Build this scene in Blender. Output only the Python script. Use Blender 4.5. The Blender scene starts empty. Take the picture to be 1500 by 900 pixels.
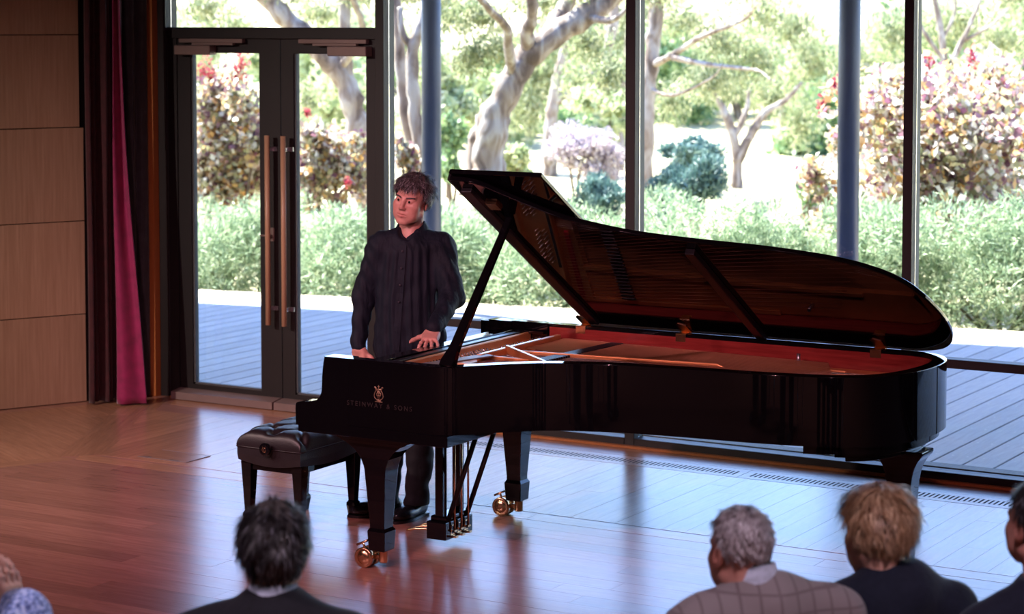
import bpy, math, random
import numpy as np
from mathutils import Vector, Matrix

# ------------------------------------------------------------------ camera, sky, sun, exposure
scene = bpy.context.scene
COL = scene.collection
rnd = random.Random(7)
R = math.radians

cam_data = bpy.data.cameras.new('camera')
cam = bpy.data.objects.new('camera', cam_data)
COL.objects.link(cam)
cam.location = (0.0, 0.0, 2.55)
cam.rotation_euler = (R(90) - math.atan(0.064), 0.0, R(30.6))
cam_data.sensor_width = 36.0
cam_data.lens = 3218.0 / 1500.0 * 36.0
cam_data.shift_y = -214.0 / 1500.0
cam_data.clip_end = 500
cam_data.dof.use_dof = True
cam_data.dof.focus_distance = 10.6
cam_data.dof.aperture_fstop = 3.4
scene.camera = cam

world = bpy.data.worlds.new('sky')
scene.world = world
world.use_nodes = True
wn = world.node_tree.nodes; wl = world.node_tree.links
sky = wn.new('ShaderNodeTexSky')
sky.sky_type = 'NISHITA'
sky.sun_disc = False
sky.sun_elevation = R(56)
sky.sun_rotation = R(-80)
sky.air_density = 1.3
sky.dust_density = 0.6
sky.ozone_density = 3.0
tint = wn.new('ShaderNodeMix'); tint.data_type = 'RGBA'; tint.blend_type = 'MULTIPLY'
tint.inputs['Factor'].default_value = 1.0
tint.inputs['B'].default_value = (0.90, 0.93, 1.25, 1)
wl.new(sky.outputs['Color'], tint.inputs['A'])
wl.new(tint.outputs['Result'], wn['Background'].inputs['Color'])
wn['Background'].inputs['Strength'].default_value = 0.31

sun_data = bpy.data.lights.new('sun', 'SUN')
sun_data.energy = 13.5
sun_data.angle = R(0.6)
sun_data.color = (1.0, 0.95, 0.88)
sun = bpy.data.objects.new('sun', sun_data)
COL.objects.link(sun)
sun.rotation_euler = Vector((0.80, -0.13, -1.15)).to_track_quat('-Z', 'Y').to_euler()

scene.view_settings.view_transform = 'Standard'
scene.view_settings.look = 'None'
scene.view_settings.gamma = 1.0
scene.view_settings.use_curve_mapping = False
scene.view_settings.exposure = 1.6
scene.cycles.use_denoising = True
scene.cycles.max_bounces = 8
scene.cycles.diffuse_bounces = 4
scene.cycles.glossy_bounces = 5
scene.cycles.transmission_bounces = 4
scene.cycles.transparent_max_bounces = 12
scene.cycles.sample_clamp_indirect = 6.0
scene.cycles.caustics_reflective = False
scene.cycles.caustics_refractive = False

# ------------------------------------------------------------------ object helpers
def tag(o, label, cat, group=None):
    o['label'] = label
    o['category'] = cat
    if group:
        o['group'] = group
    return o

def empty(name, loc=(0, 0, 0), rz=0.0, parent=None):
    o = bpy.data.objects.new(name, None)
    o.empty_display_size = 0.1
    o.location = loc
    o.rotation_euler = (0, 0, rz)
    COL.objects.link(o)
    if parent:
        o.parent = parent
    return o

def structure(o):
    o['kind'] = 'structure'
    return o

def link_mesh(name, me, mat, parent=None, loc=None, rz=0.0):
    o = bpy.data.objects.new(name, me)
    if mat and not me.materials:
        me.materials.append(mat)
    COL.objects.link(o)
    if parent:
        o.parent = parent
    if loc:
        o.location = loc
    o.rotation_euler = (0, 0, rz)
    return o

def fast_mesh(name, V, Q, smooth=True):
    """V (n,3) array, Q (m,k) array of k-gons."""
    V = np.asarray(V, np.float32); Q = np.asarray(Q, np.int32)
    k = Q.shape[1]
    me = bpy.data.meshes.new(name)
    me.vertices.add(len(V)); me.vertices.foreach_set('co', V.ravel())
    me.loops.add(Q.size); me.loops.foreach_set('vertex_index', Q.ravel())
    me.polygons.add(len(Q))
    me.polygons.foreach_set('loop_start', np.arange(0, Q.size, k, dtype=np.int32))
    me.polygons.foreach_set('loop_total', np.full(len(Q), k, np.int32))
    me.update(calc_edges=True)
    me.validate()
    if smooth:
        me.polygons.foreach_set('use_smooth', np.ones(len(me.polygons), bool))
    return me

class MB:
    """collects boxes, prisms, tubes and lofts into one mesh"""
    def __init__(s):
        s.v = []; s.f = []; s.sm = []
    def add(s, vs, fs, smooth=False):
        b = len(s.v)
        s.v += [tuple(p) for p in vs]
        s.f += [tuple(i + b for i in f) for f in fs]
        s.sm += [smooth] * len(fs)
        return s
    def box(s, lo, hi, ch=0.0, M=None):
        x0, y0, z0 = lo; x1, y1, z1 = hi
        if ch <= 0:
            vs = [(x0, y0, z0), (x1, y0, z0), (x1, y1, z0), (x0, y1, z0), (x0, y0, z1), (x1, y0, z1), (x1, y1, z1), (x0, y1, z1)]
            fs = [(0, 3, 2, 1), (4, 5, 6, 7), (0, 1, 5, 4), (1, 2, 6, 5), (2, 3, 7, 6), (3, 0, 4, 7)]
        else:
            c = min(ch, (x1 - x0) * .49, (y1 - y0) * .49, (z1 - z0) * .49)
            def ring(z, i):
                return [(x0 + i, y0 + c, z), (x0 + c, y0 + i, z), (x1 - c, y0 + i, z), (x1 - i, y0 + c, z),
                        (x1 - i, y1 - c, z), (x1 - c, y1 - i, z), (x0 + c, y1 - i, z), (x0 + i, y1 - c, z)]
            rings = [ring(z0, c), ring(z0 + c, 0), ring(z1 - c, 0), ring(z1, c)]
            vs = [p for r in rings for p in r]
            fs = [tuple(reversed(range(8))), tuple(range(24, 32))]
            for k in range(3):
                for i in range(8):
                    j = (i + 1) % 8
                    fs.append((k * 8 + i, k * 8 + j, k * 8 + 8 + j, k * 8 + 8 + i))
        if M is not None:
            vs = [M @ Vector(p) for p in vs]
        return s.add(vs, fs)
    def prism(s, pts, lo, hi, axis='z', M=None, smooth=False):
        """extrude a 2-D outline; axis z: (x,y), axis y: (x,z), axis x: (y,z)"""
        def P(a, b, h):
            return {'z': (a, b, h), 'y': (a, h, b), 'x': (h, a, b)}[axis]
        n = len(pts)
        vs = [P(a, b, lo) for a, b in pts] + [P(a, b, hi) for a, b in pts]
        if M is not None:
            vs = [M @ Vector(p) for p in vs]
        area = sum(pts[i][0] * pts[(i + 1) % n][1] - pts[(i + 1) % n][0] * pts[i][1] for i in range(n))
        flip = (area < 0) ^ (axis == 'y')
        side = [(i, (i + 1) % n, (i + 1) % n + n, i + n) for i in range(n)]
        cap = [tuple(reversed(range(n))), tuple(range(n, 2 * n))]
        if flip:
            side = [tuple(reversed(f)) for f in side]; cap = [tuple(reversed(f)) for f in cap]
        b = len(s.v)
        s.add(vs, side, smooth)
        s.f += [tuple(i + b for i in f) for f in cap]; s.sm += [False, False]
        return s
    def tube(s, path, rad, n=8, cap=True):
        path = [Vector(p) for p in path]
        if not hasattr(rad, '__len__'):
            rad = [rad] * len(path)
        b = len(s.v); m = len(path)
        t0 = (path[1] - path[0]).normalized()
        a = Vector((0, 0, 1)) if abs(t0.z) < .9 else Vector((1, 0, 0))
        u = t0.cross(a).normalized()
        for i, p in enumerate(path):
            t = (path[min(i + 1, m - 1)] - path[max(i - 1, 0)]).normalized()
            u = (u - t * u.dot(t)).normalized(); w = t.cross(u)
            for k in range(n):
                an = 2 * math.pi * k / n
                s.v.append(tuple(p + (u * math.cos(an) + w * math.sin(an)) * rad[i]))
        for i in range(m - 1):
            for k in range(n):
                j = (k + 1) % n
                s.f.append((b + i * n + k, b + i * n + j, b + i * n + n + j, b + i * n + n + k)); s.sm.append(True)
        if cap:
            s.f.append(tuple(b + k for k in reversed(range(n)))); s.sm.append(False)
            s.f.append(tuple(b + (m - 1) * n + k for k in range(n))); s.sm.append(False)
        return s
    def lathe(s, prof, n=20, M=None):
        """prof: (r, z) pairs from bottom to top"""
        b = len(s.v); m = len(prof)
        vs = []
        for r, z in prof:
            for k in range(n):
                an = 2 * math.pi * k / n
                vs.append((r * math.cos(an), r * math.sin(an), z))
        if M is not None:
            vs = [tuple(M @ Vector(p)) for p in vs]
        fs = []
        for i in range(m - 1):
            for k in range(n):
                j = (k + 1) % n
                fs.append((i * n + k, i * n + j, i * n + n + j, i * n + n + k))
        s.add(vs, fs, True)
        s.f.append(tuple(b + k for k in reversed(range(n)))); s.sm.append(False)
        s.f.append(tuple(b + (m - 1) * n + k for k in range(n))); s.sm.append(False)
        return s
    def loft(s, rings, cap=True, smooth=True):
        n = len(rings[0]); b = len(s.v)
        for r in rings:
            s.v += [tuple(p) for p in r]
        for i in range(len(rings) - 1):
            for k in range(n):
                j = (k + 1) % n
                s.f.append((b + i * n + k, b + i * n + j, b + i * n + n + j, b + i * n + n + k)); s.sm.append(smooth)
        if cap:
            s.f.append(tuple(b + k for k in reversed(range(n)))); s.sm.append(False)
            s.f.append(tuple(b + (len(rings) - 1) * n + k for k in range(n))); s.sm.append(False)
        return s
    def mesh(s, name):
        me = bpy.data.meshes.new(name)
        me.from_pydata(s.v, [], s.f)
        me.polygons.foreach_set('use_smooth', s.sm)
        me.update()
        return me
    def build(s, name, mat, parent=None, loc=None, rz=0.0):
        return link_mesh(name, s.mesh(name), mat, parent, loc, rz)

def bevel(o, w=0.004, seg=2):
    m = o.modifiers.new('bevel', 'BEVEL'); m.width = w; m.segments = seg; m.limit_method = 'ANGLE'; m.angle_limit = R(35)
    return o

def copy_tree(o, parent=None):
    c = o.copy(); COL.objects.link(c)
    if parent is not None:
        c.parent = parent
    for ch in list(o.children):
        copy_tree(ch, c)
    return c

def spline(pts, per=8, closed=False):
    """Catmull-Rom through 2-D or 3-D points"""
    P = [Vector(p) for p in pts]; n = len(P); out = []
    for i in range(n if closed else n - 1):
        if closed:
            a, b, c, d = P[i - 1], P[i], P[(i + 1) % n], P[(i + 2) % n]
        else:
            a, b, c, d = P[max(i - 1, 0)], P[i], P[i + 1], P[min(i + 2, n - 1)]
        for k in range(per):
            t = k / per
            out.append(0.5 * ((2 * b) + (c - a) * t + (2 * a - 5 * b + 4 * c - d) * t * t + (3 * b - a - 3 * c + d) * t ** 3))
    if not closed:
        out.append(P[-1])
    return out

# ------------------------------------------------------------------ signed-distance bodies (numpy)
class SDF:
    def __init__(s, lo, hi, res):
        s.lo = np.array(lo, np.float32); s.res = res
        s.n = np.ceil((np.array(hi) - np.array(lo)) / res).astype(int) + 1
        s.a = np.full(s.n, 1.0, np.float32)
        s.ax = [s.lo[i] + np.arange(s.n[i], dtype=np.float32) * res for i in range(3)]
    def _blk(s, lo, hi):
        i0 = np.clip(np.floor((lo - s.lo) / s.res).astype(int), 0, s.n)
        i1 = np.clip(np.ceil((hi - s.lo) / s.res).astype(int) + 1, 0, s.n)
        if (i1 <= i0).any():
            return None, None
        sl = tuple(slice(a, b) for a, b in zip(i0, i1))
        X = [s.ax[0][sl[0]][:, None, None], s.ax[1][sl[1]][None, :, None], s.ax[2][sl[2]][None, None, :]]
        return sl, X
    def _mix(s, sl, d, k, sub):
        a = s.a[sl]
        if sub:
            d = -d
            if k > 0:
                h = np.maximum(k - np.abs(a - d), 0) / k
                s.a[sl] = np.maximum(a, d) + h * h * k * .25
            else:
                s.a[sl] = np.maximum(a, d)
        elif k > 0:
            h = np.maximum(k - np.abs(a - d), 0) / k
            s.a[sl] = np.minimum(a, d) - h * h * k * .25
        else:
            s.a[sl] = np.minimum(a, d)
    def cone(s, a, b, ra, rb=None, k=.02, sub=False):
        rb = ra if rb is None else rb
        a = np.array(a, np.float32); b = np.array(b, np.float32)
        m = max(ra, rb) + k + 3 * s.res
        sl, X = s._blk(np.minimum(a, b) - m, np.maximum(a, b) + m)
        if sl is None: return s
        ab = b - a; L2 = float(ab @ ab) + 1e-12
        t = np.clip(((X[0] - a[0]) * ab[0] + (X[1] - a[1]) * ab[1] + (X[2] - a[2]) * ab[2]) / L2, 0, 1)
        d = np.sqrt((X[0] - a[0] - t * ab[0]) ** 2 + (X[1] - a[1] - t * ab[1]) ** 2 + (X[2] - a[2] - t * ab[2]) ** 2) - (ra + (rb - ra) * t)
        s._mix(sl, d, k, sub); return s
    def chain(s, pts, rads, k=.02):
        for i in range(len(pts) - 1):
            s.cone(pts[i], pts[i + 1], rads[i], rads[i + 1], k)
        return s
    def ell(s, c, r, k=.02, rot=None, sub=False):
        c = np.array(c, np.float32); r = np.array(r, np.float32)
        m = float(r.max()) + k + 3 * s.res
        sl, X = s._blk(c - m, c + m)
        if sl is None: return s
        q = [X[i] - c[i] for i in range(3)]
        if rot is not None:
            A = np.array(rot, np.float32).T
            q = [A[i, 0] * q[0] + A[i, 1] * q[1] + A[i, 2] * q[2] for i in range(3)]
        k0 = np.sqrt((q[0] / r[0]) ** 2 + (q[1] / r[1]) ** 2 + (q[2] / r[2]) ** 2)
        k1 = np.sqrt((q[0] / r[0] ** 2) ** 2 + (q[1] / r[1] ** 2) ** 2 + (q[2] / r[2] ** 2) ** 2) + 1e-9
        d = k0 * (k0 - 1) / k1
        s._mix(sl, d, k, sub); return s
    def box(s, c, h, rr=.01, k=.01, rot=None, sub=False):
        c = np.array(c, np.float32); h = np.array(h, np.float32)
        m = float(np.linalg.norm(h)) + k + 3 * s.res
        sl, X = s._blk(c - m, c + m)
        if sl is None: return s
        q = [X[i] - c[i] for i in range(3)]
        if rot is not None:
            A = np.array(rot, np.float32).T
            q = [A[i, 0] * q[0] + A[i, 1] * q[1] + A[i, 2] * q[2] for i in range(3)]
        q = [np.abs(q[i]) - (h[i] - rr) for i in range(3)]
        d = np.sqrt(sum(np.maximum(x, 0) ** 2 for x in q)) + np.minimum(np.maximum(np.maximum(q[0], q[1]), q[2]), 0) - rr
        s._mix(sl, d, k, sub); return s
    def surface(s):
        a = s.a; neg = a < 0
        n = np.array(a.shape)
        cnt = np.zeros(n - 1, np.int8)
        offs = [(i, j, k) for i in (0, 1) for j in (0, 1) for k in (0, 1)]
        for o in offs:
            cnt += neg[o[0]:n[0] - 1 + o[0], o[1]:n[1] - 1 + o[1], o[2]:n[2] - 1 + o[2]]
        idx = np.argwhere((cnt > 0) & (cnt < 8))
        vid = np.full(n - 1, -1, np.int32)
        vid[idx[:, 0], idx[:, 1], idx[:, 2]] = np.arange(len(idx))
        val = {o: a[idx[:, 0] + o[0], idx[:, 1] + o[1], idx[:, 2] + o[2]] for o in offs}
        acc = np.zeros((len(idx), 3), np.float32); num = np.zeros(len(idx), np.float32)
        for o in offs:
            for ax in range(3):
                if o[ax] == 0:
                    p = list(o); p[ax] = 1; p = tuple(p)
                    v0, v1 = val[o], val[p]
                    m = (v0 < 0) != (v1 < 0)
                    t = np.where(m, v0 / np.where(m, v0 - v1, 1), 0)
                    pos = np.tile(np.array(o, np.float32), (len(idx), 1)); pos[:, ax] = t
                    acc += pos * m[:, None]; num += m
        V = (idx + acc / np.maximum(num, 1)[:, None]) * s.res + s.lo
        F = []
        for ax in range(3):
            b, c = (ax + 1) % 3, (ax + 2) % 3
            s0 = [slice(None)] * 3; s1 = [slice(None)] * 3
            s0[ax] = slice(0, -1); s1[ax] = slice(1, None)
            e = neg[tuple(s0)] != neg[tuple(s1)]
            ed = np.argwhere(e)
            ed = ed[(ed[:, b] > 0) & (ed[:, c] > 0) & (ed[:, b] < n[b] - 1) & (ed[:, c] < n[c] - 1)]
            def cell(db, dc):
                q = ed.copy(); q[:, b] -= db; q[:, c] -= dc
                return vid[q[:, 0], q[:, 1], q[:, 2]]
            quad = np.stack([cell(1, 1), cell(0, 1), cell(0, 0), cell(1, 0)], 1)
            inside = neg[ed[:, 0], ed[:, 1], ed[:, 2]]
            quad[~inside] = quad[~inside][:, ::-1]
            F.append(quad)
        F = np.concatenate(F)
        return V.astype(np.float32), F[(F >= 0).all(1)]

def xform(V, Mx):
    A = np.array(Mx, np.float32)
    return V @ A[:3, :3].T + A[:3, 3]

def join_vf(parts):
    Vs, Fs, b = [], [], 0
    for V, F in parts:
        Vs.append(V); Fs.append(F + b); b += len(V)
    return np.concatenate(Vs), np.concatenate(Fs)

# ------------------------------------------------------------------ materials
def new_mat(name):
    m = bpy.data.materials.new(name); m.use_nodes = True
    nt = m.node_tree
    return m, nt.nodes, nt.links, nt.nodes['Principled BSDF']

def setp(b, col=None, rough=None, metal=None, spec=None, coat=None, sheen=None):
    if col is not None: b.inputs['Base Color'].default_value = (*col, 1)
    if rough is not None: b.inputs['Roughness'].default_value = rough
    if metal is not None: b.inputs['Metallic'].default_value = metal
    if spec is not None: b.inputs['Specular IOR Level'].default_value = spec
    if coat is not None: b.inputs['Coat Weight'].default_value = coat; b.inputs['Coat Roughness'].default_value = 0.04
    if sheen is not None: b.inputs['Sheen Weight'].default_value = sheen

def ramp(N, stops):
    r = N.new('ShaderNodeValToRGB')
    e = r.color_ramp.elements
    while len(e) < len(stops): e.new(0.5)
    for q, (p, c) in zip(e, stops):
        q.position = p; q.color = (*c, 1)
    return r

def plain(name, col, rough=.5, metal=0.0, var=0.12, scale=8.0, bump=0.0, bscale=None, coords='Object', spec=None, coat=None, sheen=None, stretch=(1, 1, 1)):
    """colour with a little noise variation and fine relief"""
    m, N, L, b = new_mat(name)
    setp(b, col, rough, metal, spec, coat, sheen)
    tc = N.new('ShaderNodeTexCoord'); mp = N.new('ShaderNodeMapping'); mp.inputs['Scale'].default_value = stretch
    L.new(tc.outputs[coords], mp.inputs['Vector'])
    nz = N.new('ShaderNodeTexNoise'); nz.inputs['Scale'].default_value = scale; nz.inputs['Detail'].default_value = 5
    L.new(mp.outputs['Vector'], nz.inputs['Vector'])
    rp = ramp(N, [(.3, tuple(c * (1 - var) for c in col)), (.7, tuple(min(1, c * (1 + var)) for c in col))])
    L.new(nz.outputs['Fac'], rp.inputs['Fac']); L.new(rp.outputs['Color'], b.inputs['Base Color'])
    if bump > 0:
        n2 = N.new('ShaderNodeTexNoise'); n2.inputs['Scale'].default_value = bscale or scale * 6; n2.inputs['Detail'].default_value = 4
        L.new(mp.outputs['Vector'], n2.inputs['Vector'])
        bp = N.new('ShaderNodeBump'); bp.inputs['Strength'].default_value = bump; bp.inputs['Distance'].default_value = .01
        L.new(n2.outputs['Fac'], bp.inputs['Height']); L.new(bp.outputs['Normal'], b.inputs['Normal'])
    return m

def wood(name, c0, c1, rough=.3, stretch=(1.2, 14, 14), var=.25, coat=None, bump=.03, rvar=.08, spec=None):
    """grain along local x, each object its own tone"""
    m, N, L, b = new_mat(name)
    setp(b, c0, rough, 0, spec, coat)
    tc = N.new('ShaderNodeTexCoord'); oi = N.new('ShaderNodeObjectInfo')
    off = N.new('ShaderNodeVectorMath'); off.operation = 'SCALE'; off.inputs['Scale'].default_value = 37.0
    cmb = N.new('ShaderNodeCombineXYZ')
    for i in range(3): L.new(oi.outputs['Random'], cmb.inputs[i])
    L.new(cmb.outputs[0], off.inputs[0])
    ad = N.new('ShaderNodeVectorMath'); ad.operation = 'ADD'
    L.new(tc.outputs['Object'], ad.inputs[0]); L.new(off.outputs[0], ad.inputs[1])
    mp = N.new('ShaderNodeMapping'); mp.inputs['Scale'].default_value = stretch
    L.new(ad.outputs[0], mp.inputs['Vector'])
    nz = N.new('ShaderNodeTexNoise'); nz.inputs['Scale'].default_value = 3.0; nz.inputs['Detail'].default_value = 8; nz.inputs['Roughness'].default_value = .65
    L.new(mp.outputs['Vector'], nz.inputs['Vector'])
    rp = ramp(N, [(.28, c0), (.75, c1)])
    L.new(nz.outputs['Fac'], rp.inputs['Fac'])
    hs = N.new('ShaderNodeHueSaturation')
    mr = N.new('ShaderNodeMapRange'); mr.inputs['To Min'].default_value = 1 - var; mr.inputs['To Max'].default_value = 1 + var
    L.new(oi.outputs['Random'], mr.inputs['Value']); L.new(mr.outputs[0], hs.inputs['Value'])
    L.new(rp.outputs['Color'], hs.inputs['Color']); L.new(hs.outputs['Color'], b.inputs['Base Color'])
    mr2 = N.new('ShaderNodeMapRange'); mr2.inputs['To Min'].default_value = max(.02, rough - rvar); mr2.inputs['To Max'].default_value = rough + rvar
    L.new(nz.outputs['Fac'], mr2.inputs['Value']); L.new(mr2.outputs[0], b.inputs['Roughness'])
    bp = N.new('ShaderNodeBump'); bp.inputs['Strength'].default_value = bump; bp.inputs['Distance'].default_value = .01
    L.new(nz.outputs['Fac'], bp.inputs['Height']); L.new(bp.outputs['Normal'], b.inputs['Normal'])
    return m

def leafy(name, stops, trans=.35, rough=.5):
    """each leaf its own colour; some light passes through"""
    m, N, L, b = new_mat(name)
    g = N.new('ShaderNodeNewGeometry')
    rp = ramp(N, stops); L.new(g.outputs['Random Per Island'], rp.inputs['Fac'])
    setp(b, rough=rough); L.new(rp.outputs['Color'], b.inputs['Base Color'])
    t = N.new('ShaderNodeBsdfTranslucent'); L.new(rp.outputs['Color'], t.inputs['Color'])
    mx = N.new('ShaderNodeMixShader'); mx.inputs['Fac'].default_value = trans
    L.new(b.outputs[0], mx.inputs[1]); L.new(t.outputs[0], mx.inputs[2])
    L.new(mx.outputs[0], N['Material Output'].inputs['Surface'])
    return m

def pane_glass(name, tint=(.93, .97, .96)):
    m, N, L, b = new_mat(name)
    tr = N.new('ShaderNodeBsdfTransparent'); tr.inputs['Color'].default_value = (*tint, 1)
    gl = N.new('ShaderNodeBsdfGlossy'); gl.inputs['Roughness'].default_value = .0
    fr = N.new('ShaderNodeFresnel'); fr.inputs['IOR'].default_value = 1.45
    mx = N.new('ShaderNodeMixShader')
    L.new(fr.outputs[0], mx.inputs['Fac']); L.new(tr.outputs[0], mx.inputs[1]); L.new(gl.outputs[0], mx.inputs[2])
    L.new(mx.outputs[0], N['Material Output'].inputs['Surface'])
    return m

def emitter(name, col, strength):
    m, N, L, b = new_mat(name)
    setp(b, (0.02, 0.02, 0.02), .3)
    b.inputs['Emission Color'].default_value = (*col, 1); b.inputs['Emission Strength'].default_value = strength
    return m

MAT = {}
MAT['floor'] = wood('floor_board_wood', (.235, .108, .076), (.35, .178, .13), rough=.25, var=.17, coat=.0, spec=.62, rvar=.04)
MAT['floor_border'] = wood('border_board_wood', (.28, .135, .075), (.43, .23, .135), rough=.25, var=.13, spec=.62, rvar=.04)
MAT['subfloor'] = plain('subfloor_wood', (.13, .055, .035), .3, var=.3, scale=3, stretch=(.3, 8, 1))
MAT['panel'] = wood('wall_panel_veneer', (.42, .25, .165), (.58, .37, .26), rough=.42, stretch=(22, 22, .8), var=.07, bump=.01)
MAT['wall'] = plain('warm_grey_plaster', (.075, .058, .055), .8, scale=2)
MAT['ceiling'] = plain('ceiling_timber', (.09, .06, .045), .6, scale=2, stretch=(1, 10, 1))
MAT['frame'] = plain('dark_bronze_frame', (.008, .006, .0068), .5, var=.15, scale=5, bump=.02)
MAT['frame_side'] = plain('anodised_frame', (.062, .070, .073), .6, .0, var=.06)
MAT['jamb'] = wood('orange_timber_jamb', (.38, .13, .035), (.50, .19, .06), rough=.4, stretch=(16, 16, .8), var=.03)
MAT['glass'] = pane_glass('window_glass')
MAT['weather'] = plain('bronze_weather_bar', (.20, .15, .14), .45, .2, var=.06)
MAT['closer'] = plain('closer_metal', (.25, .19, .17), .38, .35, var=.05)
MAT['handle_wood'] = wood('handle_timber', (.40, .24, .14), (.52, .34, .21), rough=.4, stretch=(20, 20, 1), var=.02)
MAT['steel'] = plain('brushed_steel', (.45, .46, .48), .3, .9, var=.05)
MAT['grille'] = plain('pale_grille_timber', (.42, .27, .19), .3, var=.12, scale=20)
MAT['dark'] = plain('dark_void', (.012, .011, .013), .8, var=.1)
MAT['black'] = plain('black_lacquer', (.003, .003, .004), .03, var=.1, scale=3, spec=.42)
MAT['black_satin'] = plain('satin_black', (.008, .008, .010), .28, var=.2, scale=10)
MAT['brass'] = plain('polished_brass', (.74, .50, .28), .22, 1.0, var=.12, scale=14)
MAT['plate'] = plain('bronze_plate', (.66, .31, .11), .38, .55, var=.12, scale=10, bump=.04, bscale=120)
MAT['soundboard'] = wood('soundboard_spruce', (.38, .19, .075), (.52, .28, .12), rough=.25, var=.02)
MAT['veneer'] = wood('red_mahogany_veneer', (.15, .018, .016), (.29, .040, .033), rough=.16, stretch=(1.5, 10, 22), var=.03, coat=.4)
MAT['string'] = plain('string_steel', (.62, .55, .50), .25, 1.0, var=.05)
MAT['copper'] = plain('copper_winding', (.50, .22, .12), .35, 1.0, var=.05)
MAT['red_felt'] = plain('red_felt', (.42, .012, .035), .9, var=.2, scale=60)
MAT['white_key'] = plain('white_key', (.78, .77, .72), .2, var=.03)
MAT['leather'] = plain('black_leather', (.013, .011, .013), .40, var=.25, scale=12, bump=.12, bscale=160)
MAT['gold_print'] = plain('gold_inlay', (.62, .47, .30), .35, .9, var=.05)

# ------------------------------------------------------------------ the room
YW = 11.55                     # inner face of the glazed wall
CORNER = Vector((-9.67, 11.55, 0)); LDIR = Vector((-.441, -.897, 0)).normalized(); LN = Vector((-LDIR.y, LDIR.x, 0)) * -1
LN = Vector((.897, -.441, 0)).normalized()
LROT = math.atan2(LDIR.y, LDIR.x)
CEIL = 4.6
def lw(t, n=0.0, z=0.0):
    p = CORNER + LDIR * t + LN * n
    return Vector((p.x, p.y, z))
farL = lw(9.0)
room = [(CORNER.x, 11.68), (3.2, 11.68), (3.2, -4.2), (farL.x, -4.2), (farL.x, farL.y)]
floor = structure(MB().prism(room, -.12, -.0015).build('floor', MAT['floor']))
structure(MB().prism(room, CEIL, CEIL + .15).build('ceiling', MAT['ceiling']))
structure(MB().box((farL.x - .2, -4.2, 0), (farL.x, farL.y + .1, CEIL)).build('wall_side', MAT['wall']))
structure(MB().box((farL.x - .2, -4.4, 0), (3.4, -4.2, CEIL)).build('wall_back', MAT['wall']))

# --- floor boards, each clipped to its zone
def clip(poly, a, b):
    """keep the part of poly left of the line a->b"""
    out = []; n = len(poly)
    def sd(p): return (b[0] - a[0]) * (p[1] - a[1]) - (b[1] - a[1]) * (p[0] - a[0])
    for i in range(n):
        p, q = poly[i], poly[(i + 1) % n]; sp, sq = sd(p), sd(q)
        if sp >= 0: out.append(p)
        if (sp >= 0) != (sq >= 0):
            t = sp / (sp - sq); out.append((p[0] + t * (q[0] - p[0]), p[1] + t * (q[1] - p[1])))
    return out
def boards(zone, org, ang, width, lmin, lmax, mat, parent, name='plank', top=0.0, thick=.01, gap=.0006, first=0.0):
    """zone: counter-clockwise convex polygon; boards run along direction ang"""
    ca, sa = math.cos(ang), math.sin(ang); cnt = 0
    loc = [((x - org[0]) * ca + (y - org[1]) * sa, -(x - org[0]) * sa + (y - org[1]) * ca) for x, y in zone]
    u0, u1 = min(p[0] for p in loc), max(p[0] for p in loc); v0, v1 = min(p[1] for p in loc), max(p[1] for p in loc)
    v = v0
    while v < v1 - .01:
        u = u0 - rnd.random() * lmin * .9
        while u < u1:
            ln = rnd.uniform(lmin, lmax)
            poly = [(u + gap, v + gap), (u + ln - gap, v + gap), (u + ln - gap, v + width - gap), (u + gap, v + width - gap)]
            for i in range(len(loc)):
                poly = clip(poly, loc[i], loc[(i + 1) % len(loc)])
                if len(poly) < 3: break
            if len(poly) >= 3:
                ar = abs(sum(poly[i][0] * poly[(i + 1) % len(poly)][1] - poly[(i + 1) % len(poly)][0] * poly[i][1] for i in range(len(poly)))) / 2
                if ar > .004:
                    cx = sum(p[0] for p in poly) / len(poly); cy = sum(p[1] for p in poly) / len(poly)
                    o = MB().prism([(p[0] - cx, p[1] - cy) for p in poly], top - thick, top + rnd.uniform(-.0004, 0)).build(name, mat, parent)
                    o.location = (org[0] + cx * ca - cy * sa, org[1] + cx * sa + cy * ca, 0)
                    o.rotation_euler = (0, 0, ang); cnt += 1
            u += ln
        v += width
    return cnt
IN = Vector((-8.63, 9.60, 0))                 # inner corner of the border
GF = 11.085                                   # front edge of the floor grille
inl = IN + LDIR * ((9.60 - 6.55) / .8974)
nb = 0
nb += boards([(inl.x, 6.55), (-2.3, 6.55), (-2.3, 9.60), (IN.x, IN.y)], (0, 6.55), 0, .145, 1.5, 2.9, MAT['floor'], floor)
nb += boards([(IN.x, 9.60), (-2.3, 9.60), (-2.3, 9.73), (IN.x - .07, 9.73)], (0, 9.60), 0, .13, 1.8, 2.6, MAT['floor_border'], floor)
mit = Vector((CORNER.x - IN.x, CORNER.y - IN.y, 0)).normalized(); mn = Vector((mit.y, -mit.x, 0))
def mp_(t, o): 
    p = IN + mit * t + mn * o
    return (p.x, p.y)
nb += boards([mp_(.06, -.13), mp_(.13, .13), mp_(2.05, .13), mp_(2.05, -.13)][::1], mp_(0, -.13), math.atan2(mit.y, mit.x), .13, 1.2, 2.2, MAT['floor_border'], floor) 
a0 = mp_(.13, .13); a1 = mp_(1.74, .13)
nb += boards([a0, (-2.3, 9.73), (-2.3, GF), (a1[0], GF)], (-9.3, 9.73), R(90), .13, 1.0, 2.4, MAT['floor_border'], floor)
b0 = mp_(.06, -.13); b1 = mp_(1.95, -.13)
le = IN + LDIR * 4.2; lo_ = lw(5.2, 0.0)
nb += boards([(le.x - LN.x * .12, le.y - LN.y * .12), b0, b1, (lo_.x, lo_.y)], (CORNER.x, CORNER.y), math.atan2(-LN.y, -LN.x), .15, 1.0, 2.0, MAT['floor_border'], floor)
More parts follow.
